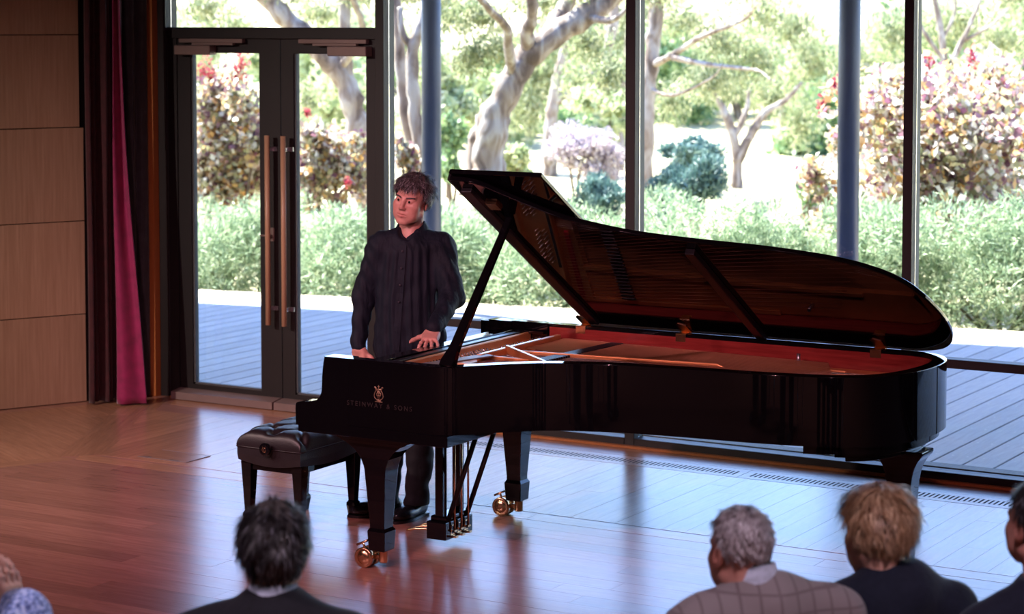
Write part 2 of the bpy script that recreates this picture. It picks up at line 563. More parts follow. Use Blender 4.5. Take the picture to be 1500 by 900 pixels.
nb += boards([(le.x, le.y), (IN.x, IN.y), b0, (le.x - LN.x * .12, le.y - LN.y * .12)], (IN.x, IN.y), LROT, .13, 1.6, 2.4, MAT['floor_border'], floor)
nb += boards([(a1[0], 11.31), (-2.3, 11.31), (-2.3, 11.50), (a1[0] - .1, 11.50)], (0, 11.31), 0, .19, 2.0, 3.0, MAT['floor_border'], floor)
print('planks', nb)

# --- floor outlet cover set into the boards
ob = empty('floor_outlet_cover', (-8.185, 9.95, .0))
tag(ob, 'flush timber outlet cover with two rows of slits set into the floor by the doors', 'floor outlet')
MB().box((-.18, -.11, 0), (.18, .11, .003), .001).build('lid', MAT['floor_border'], ob)
sl = MB()
for k in range(10):
    x = -.155 + k * .014 + (.045 if k > 4 else 0) + (.0 if k < 5 else .09)
    MB().box((x, -.105, .0028), (x + .008, -.085, .0036)).build('slit', MAT['dark'], ob)
MB().box((-.18, -.112, .0), (.18, -.108, .004)).box((-.18, .108, 0), (.18, .112, .004)).box((.178, -.112, 0), (.182, .112, .004)).build('edge_strip', MAT['weather'], ob)

# --- floor grille in sections along the glass
def grille(x0, x1, i):
    g = empty('floor_grille', (x0, 11.09, 0))
    tag(g, ['slotted timber floor grille section running behind the piano keyboard', 'slotted timber floor grille section behind the curved side of the piano',
            'slotted timber floor grille section beside the tail leg of the piano'][i], 'floor grille', 'slotted grille sections along the glass wall')
    L = x1 - x0 - .004
    MB().box((0, 0, -.01), (L, .055, .0005)).box((0, .155, -.01), (L, .215, .0005)).box((0, .055, -.01), (.035, .155, .0005)).box((L - .03, .055, -.01), (L, .155, .0005)).build('grille_frame', MAT['grille'], g)
    MB().box((.03, .05, -.0014), (L - .03, .16, -.0009)).build('trough', MAT['dark'], g)
    b = MB(); x = .035
    while x < L - .04:
        b.box((x, .05, -.001), (x + .0145, .16, .0004)); x += .0275
    bo = b.build('grille_bars', MAT['grille'], g); bo['kind'] = 'stuff'
for i, (x0, x1) in enumerate([(-7.08, -5.1), (-5.1, -3.12), (-3.12, -1.14)]):
    grille(x0, x1, i)

# --- timber-panelled side wall
wl_ = structure(MB().box((0, -.22, 0), (9.0, -.02, CEIL)).build('wall_left', MAT['dark'], None, CORNER, LROT))
zs = [0.0, .591, 1.216, 1.842, 2.456, 3.07, 3.69, 4.3]
for r in range(len(zs) - 1):
    for c in range(3):
        t0 = (.485 if r < 3 else .512) if c == 0 else .5 + 2.4 * c
        t1 = .5 + 2.4 * (c + 1)
        b = MB().box((t0 + .002, -.02, zs[r] + .003), (t1 - .002, 0.0, zs[r + 1] - .003), .0015)
        b.build('panel', MAT['panel'], wl_)

# --- curtains at the corner
def sheet(name, f, ns, zs_, mat, parent):
    V = []; F = []
    for z in zs_:
        for k in range(ns + 1):
            V.append(f(k / ns, z))
    for i in range(len(zs_) - 1):
        for k in range(ns):
            a = i * (ns + 1) + k
            F.append((a, a + 1, a + ns + 2, a + ns + 1))
    me = bpy.data.meshes.new(name); me.from_pydata([tuple(v) for v in V], [], F)
    me.polygons.foreach_set('use_smooth', [True] * len(F))
    o = link_mesh(name, me, mat, parent)
    m = o.modifiers.new('thick', 'SOLIDIFY'); m.thickness = .006; m.offset = 0
    return o
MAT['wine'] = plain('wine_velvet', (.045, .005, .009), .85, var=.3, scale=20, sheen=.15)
MAT['wine_pink_lit'] = plain('pink_lit_wine_velvet', (.27, .008, .085), .75, var=.2, scale=16, sheen=.25, bump=.08)  # fold catching pink stage light; that light is put into the colour
MAT['grey_drape'] = plain('charcoal_drape', (.035, .034, .042), .8, var=.2, scale=14, sheen=.2)
zz = [.012 + 4.35 * (i / 24) ** 1.4 for i in range(25)]
cu = empty('curtain', (lw(.4).x, lw(.4).y, 0))
tag(cu, 'wine red velvet curtain, leading edge coloured as if pink-lit, beside the timber wall', 'curtain')
cu_inv = Matrix.Translation(-cu.location)
def f1(s, z):
    t = .52 - s * .27; n = .11 + .035 * math.sin(s * 15 + .4) + .02 * math.sin(s * 31) + .01 * math.sin(z * 2 + s * 6)
    return lw(t, n, z) - cu.location
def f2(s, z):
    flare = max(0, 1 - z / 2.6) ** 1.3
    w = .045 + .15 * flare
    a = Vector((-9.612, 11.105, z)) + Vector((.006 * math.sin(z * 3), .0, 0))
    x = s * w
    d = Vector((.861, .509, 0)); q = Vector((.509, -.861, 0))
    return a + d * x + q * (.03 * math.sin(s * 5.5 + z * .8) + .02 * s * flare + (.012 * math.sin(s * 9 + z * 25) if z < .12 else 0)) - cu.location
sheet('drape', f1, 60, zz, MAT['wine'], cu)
sheet('leading_edge', f2, 24, zz, MAT['wine_pink_lit'], cu)
dg = empty('dark_drape', (lw(.15).x, lw(.15).y, 0))
tag(dg, 'narrow charcoal drape hanging between the red curtain and the orange timber jamb', 'curtain')
def f3(s, z):
    return lw(.36 - s * .315, .045 + .018 * math.cos(s * 21) + .008 * math.sin(s * 40), z) - dg.location
sheet('drape', f3, 50, zz, MAT['grey_drape'], dg)

# --- glazed wall: jamb, mullions, windows
structure(MB().box((-9.715, 11.50, 0), (-9.612, 11.68, CEIL)).build('trim_1', MAT['jamb']))
structure(MB().box((-9.72, 11.55, 4.3), (3.2, 11.68, CEIL)).build('wall_window', MAT['frame']))
mull = [(-9.61, -9.54), (-7.84, -7.775), (-6.05, -5.985), (-4.316, -4.261), (-2.58, -2.52), (-.84, -.78), (.90, .96), (2.66, 2.72)]
for i, (a, b) in enumerate(mull):
    t = structure(MB().box((a + .001, YW + .016, 0), (b - .001, YW + .125, 4.3)).build('trim_%d' % (i + 2), MAT['frame_side']))
    MB().box((a, YW, 0), (b, YW + .016, 4.3), .002).build('cover_strip', MAT['frame'], t)
def bay(i, x0, x1):
    w = structure(empty('window_%d' % i, ((x0 + x1) / 2, YW + .06, 0)))
    h = (x1 - x0) / 2
    MB().box((-h, -.06, 0), (h, .05, .056), .003).build('bottom_rail', MAT['frame'], w)
    MB().box((-h, -.055, .637), (h, .04, .687), .003).build('middle_rail', MAT['frame'], w)
    MB().box((-h, -.05, 4.22), (h, .05, 4.3), .003).build('top_rail', MAT['frame'], w)
    MB().box((-h, .052, .0), (h, .16, .062), .002).build('sill', MAT['frame_side'], w)
    MB().box((-h, .000, .056), (h, .006, .637)).build('lower_pane', MAT['glass'], w)
    MB().box((-h, .000, .687), (h, .006, 4.22)).build('upper_pane', MAT['glass'], w)
bays = [(mull[k][1], mull[k + 1][0]) for k in range(1, 7)]
for i, (a, b) in enumerate(bays):
    bay(i + 2, a, b)
# fanlight over the doors
w = structure(empty('window_1', (-8.69, YW + .06, 2.43)))
MB().box((-.85, -.05, 0), (.85, .05, .075), .003).build('transom_bar', MAT['frame'], w)
MB().box((-.85, .0, .075), (.85, .006, 1.87)).build('pane', MAT['glass'], w)
structure(MB().box((-9.5, YW - .035, 0), (2.9, YW + .0, .014)).build('baseboard_window', MAT['jamb']))

# --- the pair of glass doors
def door(n, x0, x1, g0, g1, handle_x, hinge_left):
    d = structure(empty('door_%d' % n, (x0 if hinge_left else x1, YW + .03, 0)))
    ox = d.location.x
    fr = MB()
    fr.box((x0 - ox, 0, .01), (g0 - ox, .055, 2.43)).box((g1 - ox, 0, .01), (x1 - ox, .055, 2.43))
    fr.box((g0 - ox, 0, .01), (g1 - ox, .055, .097)).box((g0 - ox, 0, 2.334), (g1 - ox, .055, 2.43))
    fr.build('leaf_frame', MAT['frame'], d)
    bd = .012
    be = MB().box((g0 - ox, .012, .097), (g0 - ox + bd, .05, 2.334)).box((g1 - ox - bd, .012, .097), (g1 - ox, .05, 2.334)).box((g0 - ox, .012, .097), (g1 - ox, .05, .097 + bd))
    be.build('glazing_bead', MAT['frame_side'], d)
    MB().box((g0 - ox + .004, .028, .1), (g1 - ox - .004, .034, 2.33)).build('pane', MAT['glass'], d)
    MB().prism([(-.11, .004), (0, .004), (0, .066), (-.02, .066), (-.11, .052)], x0 - ox + .004, x1 - ox - .004, 'x').build('weather_bar', MAT['weather'], d)
    h = MB().tube([(handle_x - ox, -.07, .555), (handle_x - ox, -.07, 1.80)], .0175, 14).build('pull_handle', MAT['handle_wood'], d)
    st = MB()
    for z in (.66, 1.71):
        st.box((handle_x - ox - .009, -.07, z - .012), (handle_x - ox + .009, .0, z + .012)).box((handle_x - ox - .009, -.012, z - .014), (handle_x - ox + .035, .0, z + .014))
    st.build('standoff', MAT['steel'], h)
    c0 = (x0 + .03 if hinge_left else x1 - .335) - ox
    cl = MB().box((c0, -.075, 2.322), (c0 + .30, .0, 2.385), .004).build('door_closer', MAT['closer'], d)
    t0 = (x0 + .05 if hinge_left else x1 - .58) - ox
    MB().box((t0, -.05, 2.402), (t0 + .53, -.012, 2.43), .003).box((t0 + .12, -.06, 2.388), (t0 + .46, -.03, 2.402)).build('slide_arm', MAT['closer'], cl)
    return d, ox
d1, ox1 = door(1, -9.46, -8.607, -9.353, -8.775, -8.665, True)
MB().box((-8.70 - ox1, -.006, 1.10), (-8.66 - ox1, .0, 1.19), .002).tube([(-8.68 - ox1, 0, 1.14), (-8.68 - ox1, -.05, 1.14), (-8.74 - ox1, -.05, 1.14)], .007, 8).build('lock', MAT['closer'], d1)
door(2, -8.60, -7.845, -8.50, -7.925, -8.535, False)
structure(MB().box((-9.54, YW + .02, 0), (-9.462, YW + .12, 2.43)).box((-9.54, YW + .02, 0), (-7.84, YW + .12, .009)).build('trim_10', MAT['frame']))

# --- the wall opposite the curtains
structure(MB().box((3.0, -4.2, 0), (3.2, 11.68, CEIL)).build('wall_right', MAT['wall']))

# ------------------------------------------------------------------ terrace outside
MAT['deck'] = wood('weathered_deck_board', (.25, .265, .30), (.37, .39, .43), rough=.6, stretch=(1.5, 16, 16), var=.12, bump=.06)
MAT['gravel'] = plain('pale_gravel', (.50, .42, .32), .9, var=.35, scale=30, bump=.5, bscale=90)
MAT['post'] = plain('blue_grey_steel_post', (.043, .056, .105), .45, .1, var=.06)
MAT['ground'] = plain('dry_garden_ground', (.42, .36, .20), .95, var=.4, scale=1.2, bump=.3, bscale=14)
MAT['soffit'] = plain('verandah_boards', (.42, .40, .38), .7, var=.1)
def edgeY(x): return 16.0 + (x + 12.77) * .160 if x < -6 else 17.083 + (x + 6) * .12
deck = structure(MB().prism([(-20, 11.7), (6, 11.7), (6, edgeY(6)), (-6, edgeY(-6)), (-20, edgeY(-20))], -.30, -.055).build('deck', MAT['dark']))
x = -15.2; nd = 0
screws = []
while x < .4:
    e = edgeY(x + .09)
    o = MB().box((-(e - 11.7) / 2, -.0882, -.053), ((e - 11.7) / 2, .0882, -.03), .003).build('deck_board', MAT['deck'], deck, (x + .095, (e + 11.7) / 2, 0), R(90))
    for y in np.arange(12.0, e, .45):
        screws += [(x + .05, y), (x + .14, y)]
    x += .19; nd += 1
print('deck boards', nd)
b = MB()
for sx, sy in screws:
    b.box((sx - .005, sy - .005, -.031), (sx + .005, sy + .005, -.0292))
so = b.build('deck_screws', MAT['steel'], deck); so['kind'] = 'stuff'
structure(MB().prism([(-20, edgeY(-20)), (-6, edgeY(-6)), (6, edgeY(6)), (6, edgeY(6) + .9), (-6, edgeY(-6) + .9), (-20, edgeY(-20) + .9)], -.32, -.07).build('gravel_strip', MAT['gravel']))
# garden ground, rising to a low hill far behind
V = []; F = []
gx = np.linspace(-95, 45, 71); gy = np.concatenate([np.linspace(-12, 40, 27), np.linspace(43, 140, 34)])
def gz(x, y):
    d = max(0, -.509 * x + .861 * y - 50)
    return -.36 - .012 * max(0, y - 18) * (y < 40) - (.26 if y >= 40 else 0) + d * d * .0016 + .10 * math.sin(x * .31) * math.sin(y * .27)
for yy in gy:
    for xx in gx:
        V.append((xx, yy, gz(xx, yy)))
nx = len(gx)
for j in range(len(gy) - 1):
    for i in range(nx - 1):
        F.append((j * nx + i, j * nx + i + 1, j * nx + nx + i + 1, j * nx + nx + i))
me = bpy.data.meshes.new('ground'); me.from_pydata(V, [], F); me.polygons.foreach_set('use_smooth', [True] * len(F))
structure(link_mesh('ground', me, MAT['ground']))
# verandah
structure(MB().prism([(-24, 8.5), (-11.2, 8.5), (-9.75, 11.68), (6, 11.68), (6, edgeY(6) + .72), (-6, edgeY(-6) + .72), (-24, edgeY(-24) + .72)], 4.45, 4.62).build('verandah_roof', MAT['soffit']))
for i, px_ in enumerate((-10.53, -6.585)):
    p = empty('verandah_post', (px_, 16.4, -.03))
    tag(p, ['blue-grey round steel verandah post rising behind the pianist', 'blue-grey round steel verandah post rising behind the tail of the piano'][i], 'post', 'round steel posts of the verandah')
    MB().lathe([(.088, 0), (.088, 4.48)], 28).build('shaft', MAT['post'], p)
    MB().lathe([(.13, 0), (.13, .012), (.092, .016)], 24).build('base_plate', MAT['post'], p)

# ------------------------------------------------------------------ concert grand piano (local u along the case, v from treble to bass)
PX, PY_ = -6.04, 8.23
piano = empty('grand_piano', (PX, PY_, 0))
tag(piano, 'glossy black concert grand piano with its lid propped open', 'grand piano')
RIM0, RIM1 = .69, 1.0
curve = [(.66, 0), (.78, .006), (.845, .035), (.90, .098), (.965, .175), (1.05, .265), (1.17, .362), (1.43, .468), (1.747, .522), (2.064, .556), (2.33, .612),
         (2.50, .69), (2.61, .80), (2.67, .96), (2.697, 1.18), (2.672, 1.38), (2.60, 1.50), (2.48, 1.548), (2.38, 1.55)]
curve = [(p.x, p.y) for p in spline([(a, b, 0) for a, b in curve], 6)]
outer = [(.165, 0)] + curve + [(.165, 1.55)]          # open at the keyboard end
def inset(pts, d):
    out = []
    for i, p in enumerate(pts):
        a = Vector(pts[max(i - 1, 0)]); b = Vector(pts[min(i + 1, len(pts) - 1)])
        t = (b - a).normalized(); n = Vector((-t.y, t.x))
        out.append((p[0] + n.x * d, p[1] + n.y * d))
    return out
inner = inset(outer, .062)
def band(pa, pb, z0, z1, name, mat, parent, smooth=True, ch=.004):
    """solid wall between two open outlines"""
    n = len(pa); V = []; F = []; sm = []
    pa2 = [((a[0] * (1 - ch / .06) + b[0] * ch / .06), (a[1] * (1 - ch / .06) + b[1] * ch / .06)) for a, b in zip(pa, pb)]
    rows = [(pa, z0), (pa, z1 - ch), (pa2, z1), (pb, z1), (pb, z0)]
    b0 = len(V)                                       # rounded top edge
    for k in range(5):
        q = k / 4 * math.pi / 2
        V += [(a[0] + (b[0] - a[0]) * (1 - math.cos(q)), a[1] + (b[1] - a[1]) * (1 - math.cos(q)), z1 - ch + ch * math.sin(q)) for a, b in zip(pa, pa2)]
    for k in range(4):
        for i in range(n - 1):
            F.append((b0 + k * n + i, b0 + k * n + i + 1, b0 + k * n + n + i + 1, b0 + k * n + n + i)); sm.append(True)
    for r in (0, 2, 3, 4):                                # every strip keeps its own vertices, so its shading stays true
        b0 = len(V)
        for pts, z in (rows[r], rows[(r + 1) % 5]):
            V += [(p[0], p[1], z) for p in pts]
        for i in range(n - 1):
            F.append((b0 + i, b0 + i + 1, b0 + n + i + 1, b0 + n + i)); sm.append(r in (0, 3))
    for e in (0, n - 1):
        b0 = len(V); V += [(p[e][0], p[e][1], z) for p, z in rows]
        F.append(tuple(b0 + k for k in (reversed(range(5)) if e == 0 else range(5)))); sm.append(False)
    me = bpy.data.meshes.new(name); me.from_pydata(V, [], F); me.polygons.foreach_set('use_smooth', sm)
    return link_mesh(name, me, mat, parent)
case = band(outer, inner, RIM0, RIM1, 'case', MAT['black'], piano)
# lower moulding of the rim at the tail
tm = [p for p in outer if p[0] > 2.28]
band(inset(tm, .03), inset(tm, .16), .652, .69, 'tail_moulding', MAT['black'], piano, ch=.003)
# mahogany lining inside the rim, black on the first stretch of the bass side
li0 = [p for p in inner if p[0] > .50][:-1]
lin = [(.50 + .0, inner[0][1])] + li0 + [(.52, inner[-1][1])]
band(lin, inset(lin, .006), .80, .985, 'inner_lining', MAT['veneer'], case)
MB().box((.11, 1.478, .80), (.51, 1.49, .992)).build('bass_end_block', MAT['black'], case)
MB().box((.15, 1.45, .945), (.50, 1.478, .962), .003).build('desk_slide', MAT['black'], case)
# arms at both ends of the keyboard
prof = [(p.x, p.y) for p in spline([(.30, 1.0, 0), (.172, 1.0, 0), (.166, .995, 0), (.158, .96, 0), (.152, .90, 0), (.150, .855, 0), (.145, .825, 0), (.125, .797, 0), (.085, .782, 0), (.04, .778, 0), (.010, .773, 0), (0, .757, 0), (.0, .70, 0), (0.002, .668, 0)], 4)]
prof += [(.30, .668)]
for v0, v1, nm in ((-.0005, .085, 'treble'), (1.465, 1.5505, 'bass')):
    a = MB().prism(prof, v0, v1, 'y').build('cheek', MAT['black'], piano); bevel(a, .004, 3)
bevel(MB().box((.012, .0, .636), (.835, 1.55, .69)).build('key_bed', MAT['black'], piano), .004)
MB().box((.004, .085, .66), (.03, 1.465, .735), .003).build('key_slip', MAT['black'], piano)
MB().box((.255, .085, .69), (.275, 1.465, .93), .004).build('fallboard', MAT['black'], piano)
bevel(MB().box((.255, .062, .93), (.335, 1.49, .962)).build('stretcher', MAT['black'], piano), .005)
MB().box((.345, .07, .945), (.385, 1.48, .957), .002).build('desk_rail', MAT['black_satin'], piano)
# keys
kb = 1.38 / 52
kw = MB().box((.032, 0, .728), (.255, kb - .001, .748), .0012).mesh('white_key'); kw.materials.append(MAT['white_key'])
kk = MB().box((.032 + .05, 0, .745), (.255, .011, .760), .002).mesh('black_key'); kk.materials.append(MAT['black_satin'])
for i in range(52):
    o = link_mesh('white_key', kw, None, piano, (0, .085 + i * kb, 0))
    if (51 - i) % 7 not in (1, 4) and i < 51:
        link_mesh('black_key', kk, None, piano, (0, .085 + (i + 1) * kb - .0055, 0))
MAT['grey_slab'] = plain('grey_green_slab', (.16, .18, .17), .4, var=.08)
# soundboard, bronze plate, struts
sb = inset(lin, .006)
MB().prism(sb, .80, .815).build('soundboard', MAT['soundboard'], piano)
plate_o = inset(lin, .008)
n_p = len(plate_o)
pl_ = band(plate_o, inset(plate_o, .16), .865, .900, 'iron_plate', MAT['plate'], piano)
MB().prism([(.41, .075), (.74, .075), (.86, .17), (.80, .30), (.70, 1.0), (.72, 1.47), (.41, 1.47)], .875, .915).build('pin_block_web', MAT['plate'], pl_)
bevel(MB().box((.395, .07, .88), (.415, 1.475, .953)).build('front_flange', MAT['plate'], pl_), .006)
struts = [((.60, .92), (1.03, .565), .966), ((.60, .925), (1.75, 1.06), .945), ((.62, .42), (1.50, .60), .950), ((.62, 1.27), (2.2, 1.33), .918), ((.62, .72), (2.02, .66), .945)]
for (a, b, zt) in struts:
    A, B = Vector((*a, 0)), Vector((*b, 0)); d = B - A; L = d.length; an = math.atan2(d.y, d.x)
    Mx = Matrix.Translation((A.x, A.y, 0)) @ Matrix.Rotation(an, 4, 'Z')
    o = MB().prism([(0, .88), (0, zt), (L * .93, zt), (L, .915), (L, .88)], -.011, .011, 'y', Mx).build('strut', MAT['plate'], pl_)
    bevel(o, .004)
    MB().box((.0, -.007, zt), (L * .93, .007, zt + .0012), 0, Mx).build('polished_edge', MAT['string'], o) if zt > .957 else None
bevel(MB().prism([(.585, .66), (.612, .66), (.612, 1.44), (.585, 1.44)], .89, .956).build('capo_bar', MAT['plate'], pl_), .004)
MB().box((.590, .68, .956), (.607, 1.25, .9575)).build('polished_edge', MAT['string'], pl_)
# upstanding inner wall of the plate along the bass side and tail
wallp = [(1.75, 1.478), (.54, 1.478)]
band(wallp, inset(wallp, .020), .88, .912, 'plate_wall', MAT['plate'], pl_)
bevel(MB().prism([(.475, .24), (.55, .22), (.665, .69), (.60, .72)], .946, .953).build('cover_slab', MAT['grey_slab'], piano), .002)
# tuning pins in sections, felt, strings, dampers: too small to pick apart
b = MB()
for s0, s1 in ((.12, .38), (.44, .68), (.72, .98), (1.05, 1.26), (1.33, 1.45)):
    k = int((s1 - s0) / .0125)
    for r in range(2):
        for i in range(k):
            x_ = .455 + r * .04 + (i % 2) * .012 + (.04 if s0 > 1 else 0); y_ = s0 + i * .0125
            b.tube([(x_, y_, .912), (x_ - .005, y_, .938)], .0034, 5)
o = b.build('tuning_pins', MAT['string'], pl_); o['kind'] = 'stuff'
for s0, s1 in ((.12, .38), (.44, .68), (.72, .98), (1.05, 1.45)):
    MB().box((.645, s0, .914), (.675, s1, .922), .003).build('red_felt', MAT['red_felt'], pl_)
def spine_end(v):
    """u where a string starting at width v meets the plate"""
    best = .8
    for (u_, w_) in plate_o:
        if abs(w_ - v) < .03 and u_ > best: best = u_
    return best
b = MB(); c = MB()
for i in range(74):
    v = .13 + i * .0122
    vb = v + (.10 + .16 * (i / 74))
    ue = 1.0 + 1.35 * (i / 74) ** 1.0
    ve = min(1.35, v * .55 + .40 + .25 * (i / 74))
    b.tube([(.62, v, .930), (ue, ve, .926)], .0011, 3, False)
for i in range(24):
    v = 1.06 + i * .017
    c.tube([(.62, v, .936), (2.36 - i * .012, .80 + i * .026, .932)], .0023, 3, False)
o = b.build('treble_strings', MAT['string'], pl_); o['kind'] = 'stuff'
o = c.build('bass_strings', MAT['copper'], pl_); o['kind'] = 'stuff'
b = MB()
for i in range(62):
    v = .22 + i * .0198
    u_ = .80 + .10 * (i / 62)
    b.box((u_, v - .005, .924), (u_ + .075, v + .005, .940), .002)
o = b.build('dampers', MAT['black_satin'], pl_); o['kind'] = 'stuff'
MB().tube([(1.93, 1.40, .91), (1.93, 1.40, .965)], .009, 10).build('plate_bolt', MAT['steel'], pl_)

# lid: main leaf and the front leaf folded back on it
TH = R(31.5); HZ = 1.003; HV = 1.556
def lidp(u, w, h):
    return Vector((u, HV - w * math.cos(TH) + h * math.sin(TH), HZ + w * math.sin(TH) + h * math.cos(TH)))
LM = Matrix(((1, 0, 0, 0), (0, -math.cos(TH), math.sin(TH), HV), (0, math.sin(TH), math.cos(TH), HZ), (0, 0, 0, 1)))   # (u, w, h) -> piano
lo_pts = [p for p in inset(outer, -.016) if p[0] > .72]
pts = [(.71, HV + .016)] + [(u, HV - v) for u, v in lo_pts]
pts = [(u, max(w, -.018)) for u, w in pts]
while pts and pts[-1][0] < 2.3 and pts[-1][1] < .01: pts.pop()
pts += [(.71, -.018)]
lid = MB().prism(pts, .0, .024, 'z', LM).build('lid', MAT['black'], piano)
bevel(lid, .006, 3)
fl = MB().prism([(.70, .0), (.70, 1.578), (1.185, 1.578), (1.185, 0.0)], .032, .056, 'z', LM).build('front_lid_leaf', MAT['black'], lid)
bevel(fl, .006, 3)
MB().prism([(.700, .02), (.700, 1.57), (.712, 1.57), (.712, .02)], .002, .05, 'z', LM).build('piano_hinge', MAT['black_satin'], lid)
bevel(MB().prism([(.742, .05), (.742, 1.50), (.797, 1.50), (.797, .05)], -.022, .0, 'z', LM).build('lid_batten', MAT['black_satin'], lid), .004)
bevel(MB().prism([(1.665, .03), (1.665, .985), (1.712, .985), (1.712, .03)], -.030, .0, 'z', LM).build('lid_batten', MAT['black_satin'], lid), .004)
MB().prism([(.80, 1.31), (.80, 1.37), (.86, 1.37), (.86, 1.31)], -.014, .0, 'z', LM).build('prop_cup', MAT['brass'], lid)
for u in (.70, 1.265, 2.285):
    h = MB().box((u - .028, 1.482, .962), (u + .028, 1.488, 1.0), .001).box((u - .028, 1.484, .998), (u + .028, 1.57, 1.003), .001).prism([(u - .028, .0), (u - .028, .085), (u - .01, .105), (u + .028, .085), (u + .028, .0)], -.004, .001, 'z', LM).tube([(u - .03, 1.556, 1.006), (u + .03, 1.556, 1.006)], .006, 8)
    h.build('lid_hinge', MAT['brass'], lid)
# prop stick from the treble rim to the lid
top = lidp(.862, 1.225, -.012); bot = Vector((.815, .032, 1.0))
d = (top - bot).normalized(); side = Vector((1, 0, 0)); side = (side - d * side.dot(d)).normalized(); up_ = d.cross(side)
L = (top - bot).length
rings = []
for t, wd, th in ((-.005, .034, .020), (.03, .036, .02), (.10, .026, .016), (.16, .0235, .014), (.55, .020, .013), (.92, .017, .012), (1.0, .016, .012)):
    q = bot + d * (L * t)
    rings.append([q - side * wd - up_ * th, q + side * wd - up_ * th, q + side * wd + up_ * th, q - side * wd + up_ * th])
bevel(MB().loft(rings, True, False).build('lid_prop', MAT['black'], piano), .004)

# legs with big brass castors
def leg(u, v, ztop, flare):
    lg = MB()
    def sq(hx, hy, z): return [(u - hx, v - hy, z), (u + hx, v - hy, z), (u + hx, v + hy, z), (u - hx, v + hy, z)]
    r = []
    for z, f in ((ztop, 1.0), (ztop - .012, 1.0), (ztop - .022, .93), (ztop - .045, .60), (ztop - .075, .33), (ztop - .11, .14), (ztop - .15, .03), (ztop - .17, 0)):
        r.append(sq(.057 + flare * f, .057 + .02 * f, z))
    for z, h in ((ztop - .19, .056), (.215, .040), (.195, .040), (.180, .049), (.092, .044), (.086, .040)):
        r.append(sq(h, h, z))
    lg.loft(r[::-1], True, False)
    o = lg.build('leg', MAT['black'], piano); bevel(o, .004)
    cst = MB().lathe([(.02, .03), (.022, .035), (.022, .085), (.03, .092)], 14, Matrix.Translation((u + .01, v, 0)))
    cst.box((u - .07, v - .012, .040), (u + .012, v + .012, .066), .004).box((u - .095, v - .026, .042), (u - .06, v + .026, .056), .004)
    co = cst.build('castor', MAT['brass'], o)
    for s in (-1, 1):
        Mx = Matrix.Translation((u - .078, v + s * .028, .048)) @ Matrix.Rotation(R(90), 4, 'X')
        MB().lathe([(.012, -.016), (.030, -.012), (.033, -.008), (.042, -.013), (.048, -.011), (.048, .011), (.042, .013), (.033, .008), (.030, .012), (.012, .016)], 26, Mx).build('wheel', MAT['brass'], co)
    MB().tube([(u - .075, v - .02, .085), (u - .085, v - .03, .118)], .006, 8).tube([(u - .115, v - .035, .104), (u - .055, v - .028, .132)], .0055, 8).build('brake', MAT['brass'], co)
leg(.375, .155, .637, .155)
leg(.375, 1.40, .637, .155)
leg(2.545, 1.17, .612, .06)
# triangular brackets where the tail leg meets the case
tp = [p for p in inset(outer, .055) if p[0] > 2.38]
bevel(MB().prism(tp, .634, .655).build('leg_plate', MAT['black'], piano), .004)
tp = [p for p in inset(outer, .085) if p[0] > 2.43]
bevel(MB().prism(tp, .610, .634).build('leg_plate', MAT['black'], piano), .004)

# lyre with pedals
ly = empty('pedal_lyre', (.40, .71, 0), 0, piano)
bevel(MB().box((-.055, -.125, .048), (.055, .125, .135)).build('pedal_box', MAT['black'], ly), .005)
bevel(MB().box((-.045, -.105, .134), (.045, .105, .160)).build('box_cap', MAT['black'], ly), .008)
for s in (-1, 1):
    bevel(MB().box((-.022, s * .078 - .02, .155), (.022, s * .078 + .02, .64)).build('lyre_post', MAT['black'], ly), .003)
bevel(MB().box((-.06, -.13, .60), (.09, .13, .637)).build('top_block', MAT['black'], ly), .004)
for s in (-.085, .085):
    MB().tube([(.04, s, .125), (.25, s, .69)], .0125, 10).build('brace', MAT['black_satin'], ly)
for s in (-.062, 0, .062):
    p = MB()
    r = []
    for x_, w_, z_ in ((-.04, .011, .075), (-.10, .012, .078), (-.15, .018, .073), (-.19, .021, .064), (-.205, .012, .060)):
        r.append([(x_, s - w_, z_ - .005), (x_, s + w_, z_ - .005), (x_, s + w_, z_ + .006), (x_, s - w_, z_ + .006)])
    p.loft(r, True, False)
    bevel(p.build('pedal', MAT['brass'], ly), .003)
    MB().tube([(.068, s, .08), (.068, s, .635)], .0055, 8).box((.055, s - .012, .085), (.075, s + .012, .093)).box((.055, s - .012, .055), (.082, s + .012, .066)).build('pedal_rod', MAT['brass'], ly)
    fr_ = MB().box((.0545, s - .017, .072), (.0575, s - .011, .118)).box((.0545, s + .011, .072), (.0575, s + .017, .118)).box((.0545, s - .017, .112), (.0575, s + .017, .118)).box((.0545, s - .017, .068), (.0575, s + .017, .074))
    fr_.build('slot_plate', MAT['brass'], ly)

# lettering and lyre emblem on the treble side
def text_on(parent, body, size, loc, mat, name, space=1.0):
    cu_ = bpy.data.curves.new(name, 'FONT'); cu_.body = body; cu_.size = size; cu_.align_x = 'CENTER'
    cu_.space_character = space; cu_.extrude = .0006
    tmp = bpy.data.objects.new(name, cu_); COL.objects.link(tmp)
    me = bpy.data.meshes.new_from_object(tmp.evaluated_get(bpy.context.evaluated_depsgraph_get()))
    bpy.data.objects.remove(tmp)
    me.transform(Matrix.Translation(loc) @ Matrix.Rotation(R(90), 4, 'X'))
    me.materials.clear()
    return link_mesh(name, me, mat, parent)
MAT['dim_gold'] = plain('dim_gold_lettering', (.030, .024, .021), .45, .3, var=.05)
bpy.context.view_layer.update()
text_on(piano, 'STEINWAY & SONS', .031, (.470, -.0012, .786), MAT['dim_gold'], 'maker_lettering', 1.42)['kind'] = 'stuff'
em = MB(); ec = Vector((.468, -.0015, .815))
def E(x_, z_): return (ec.x + x_, ec.y, ec.z + z_)
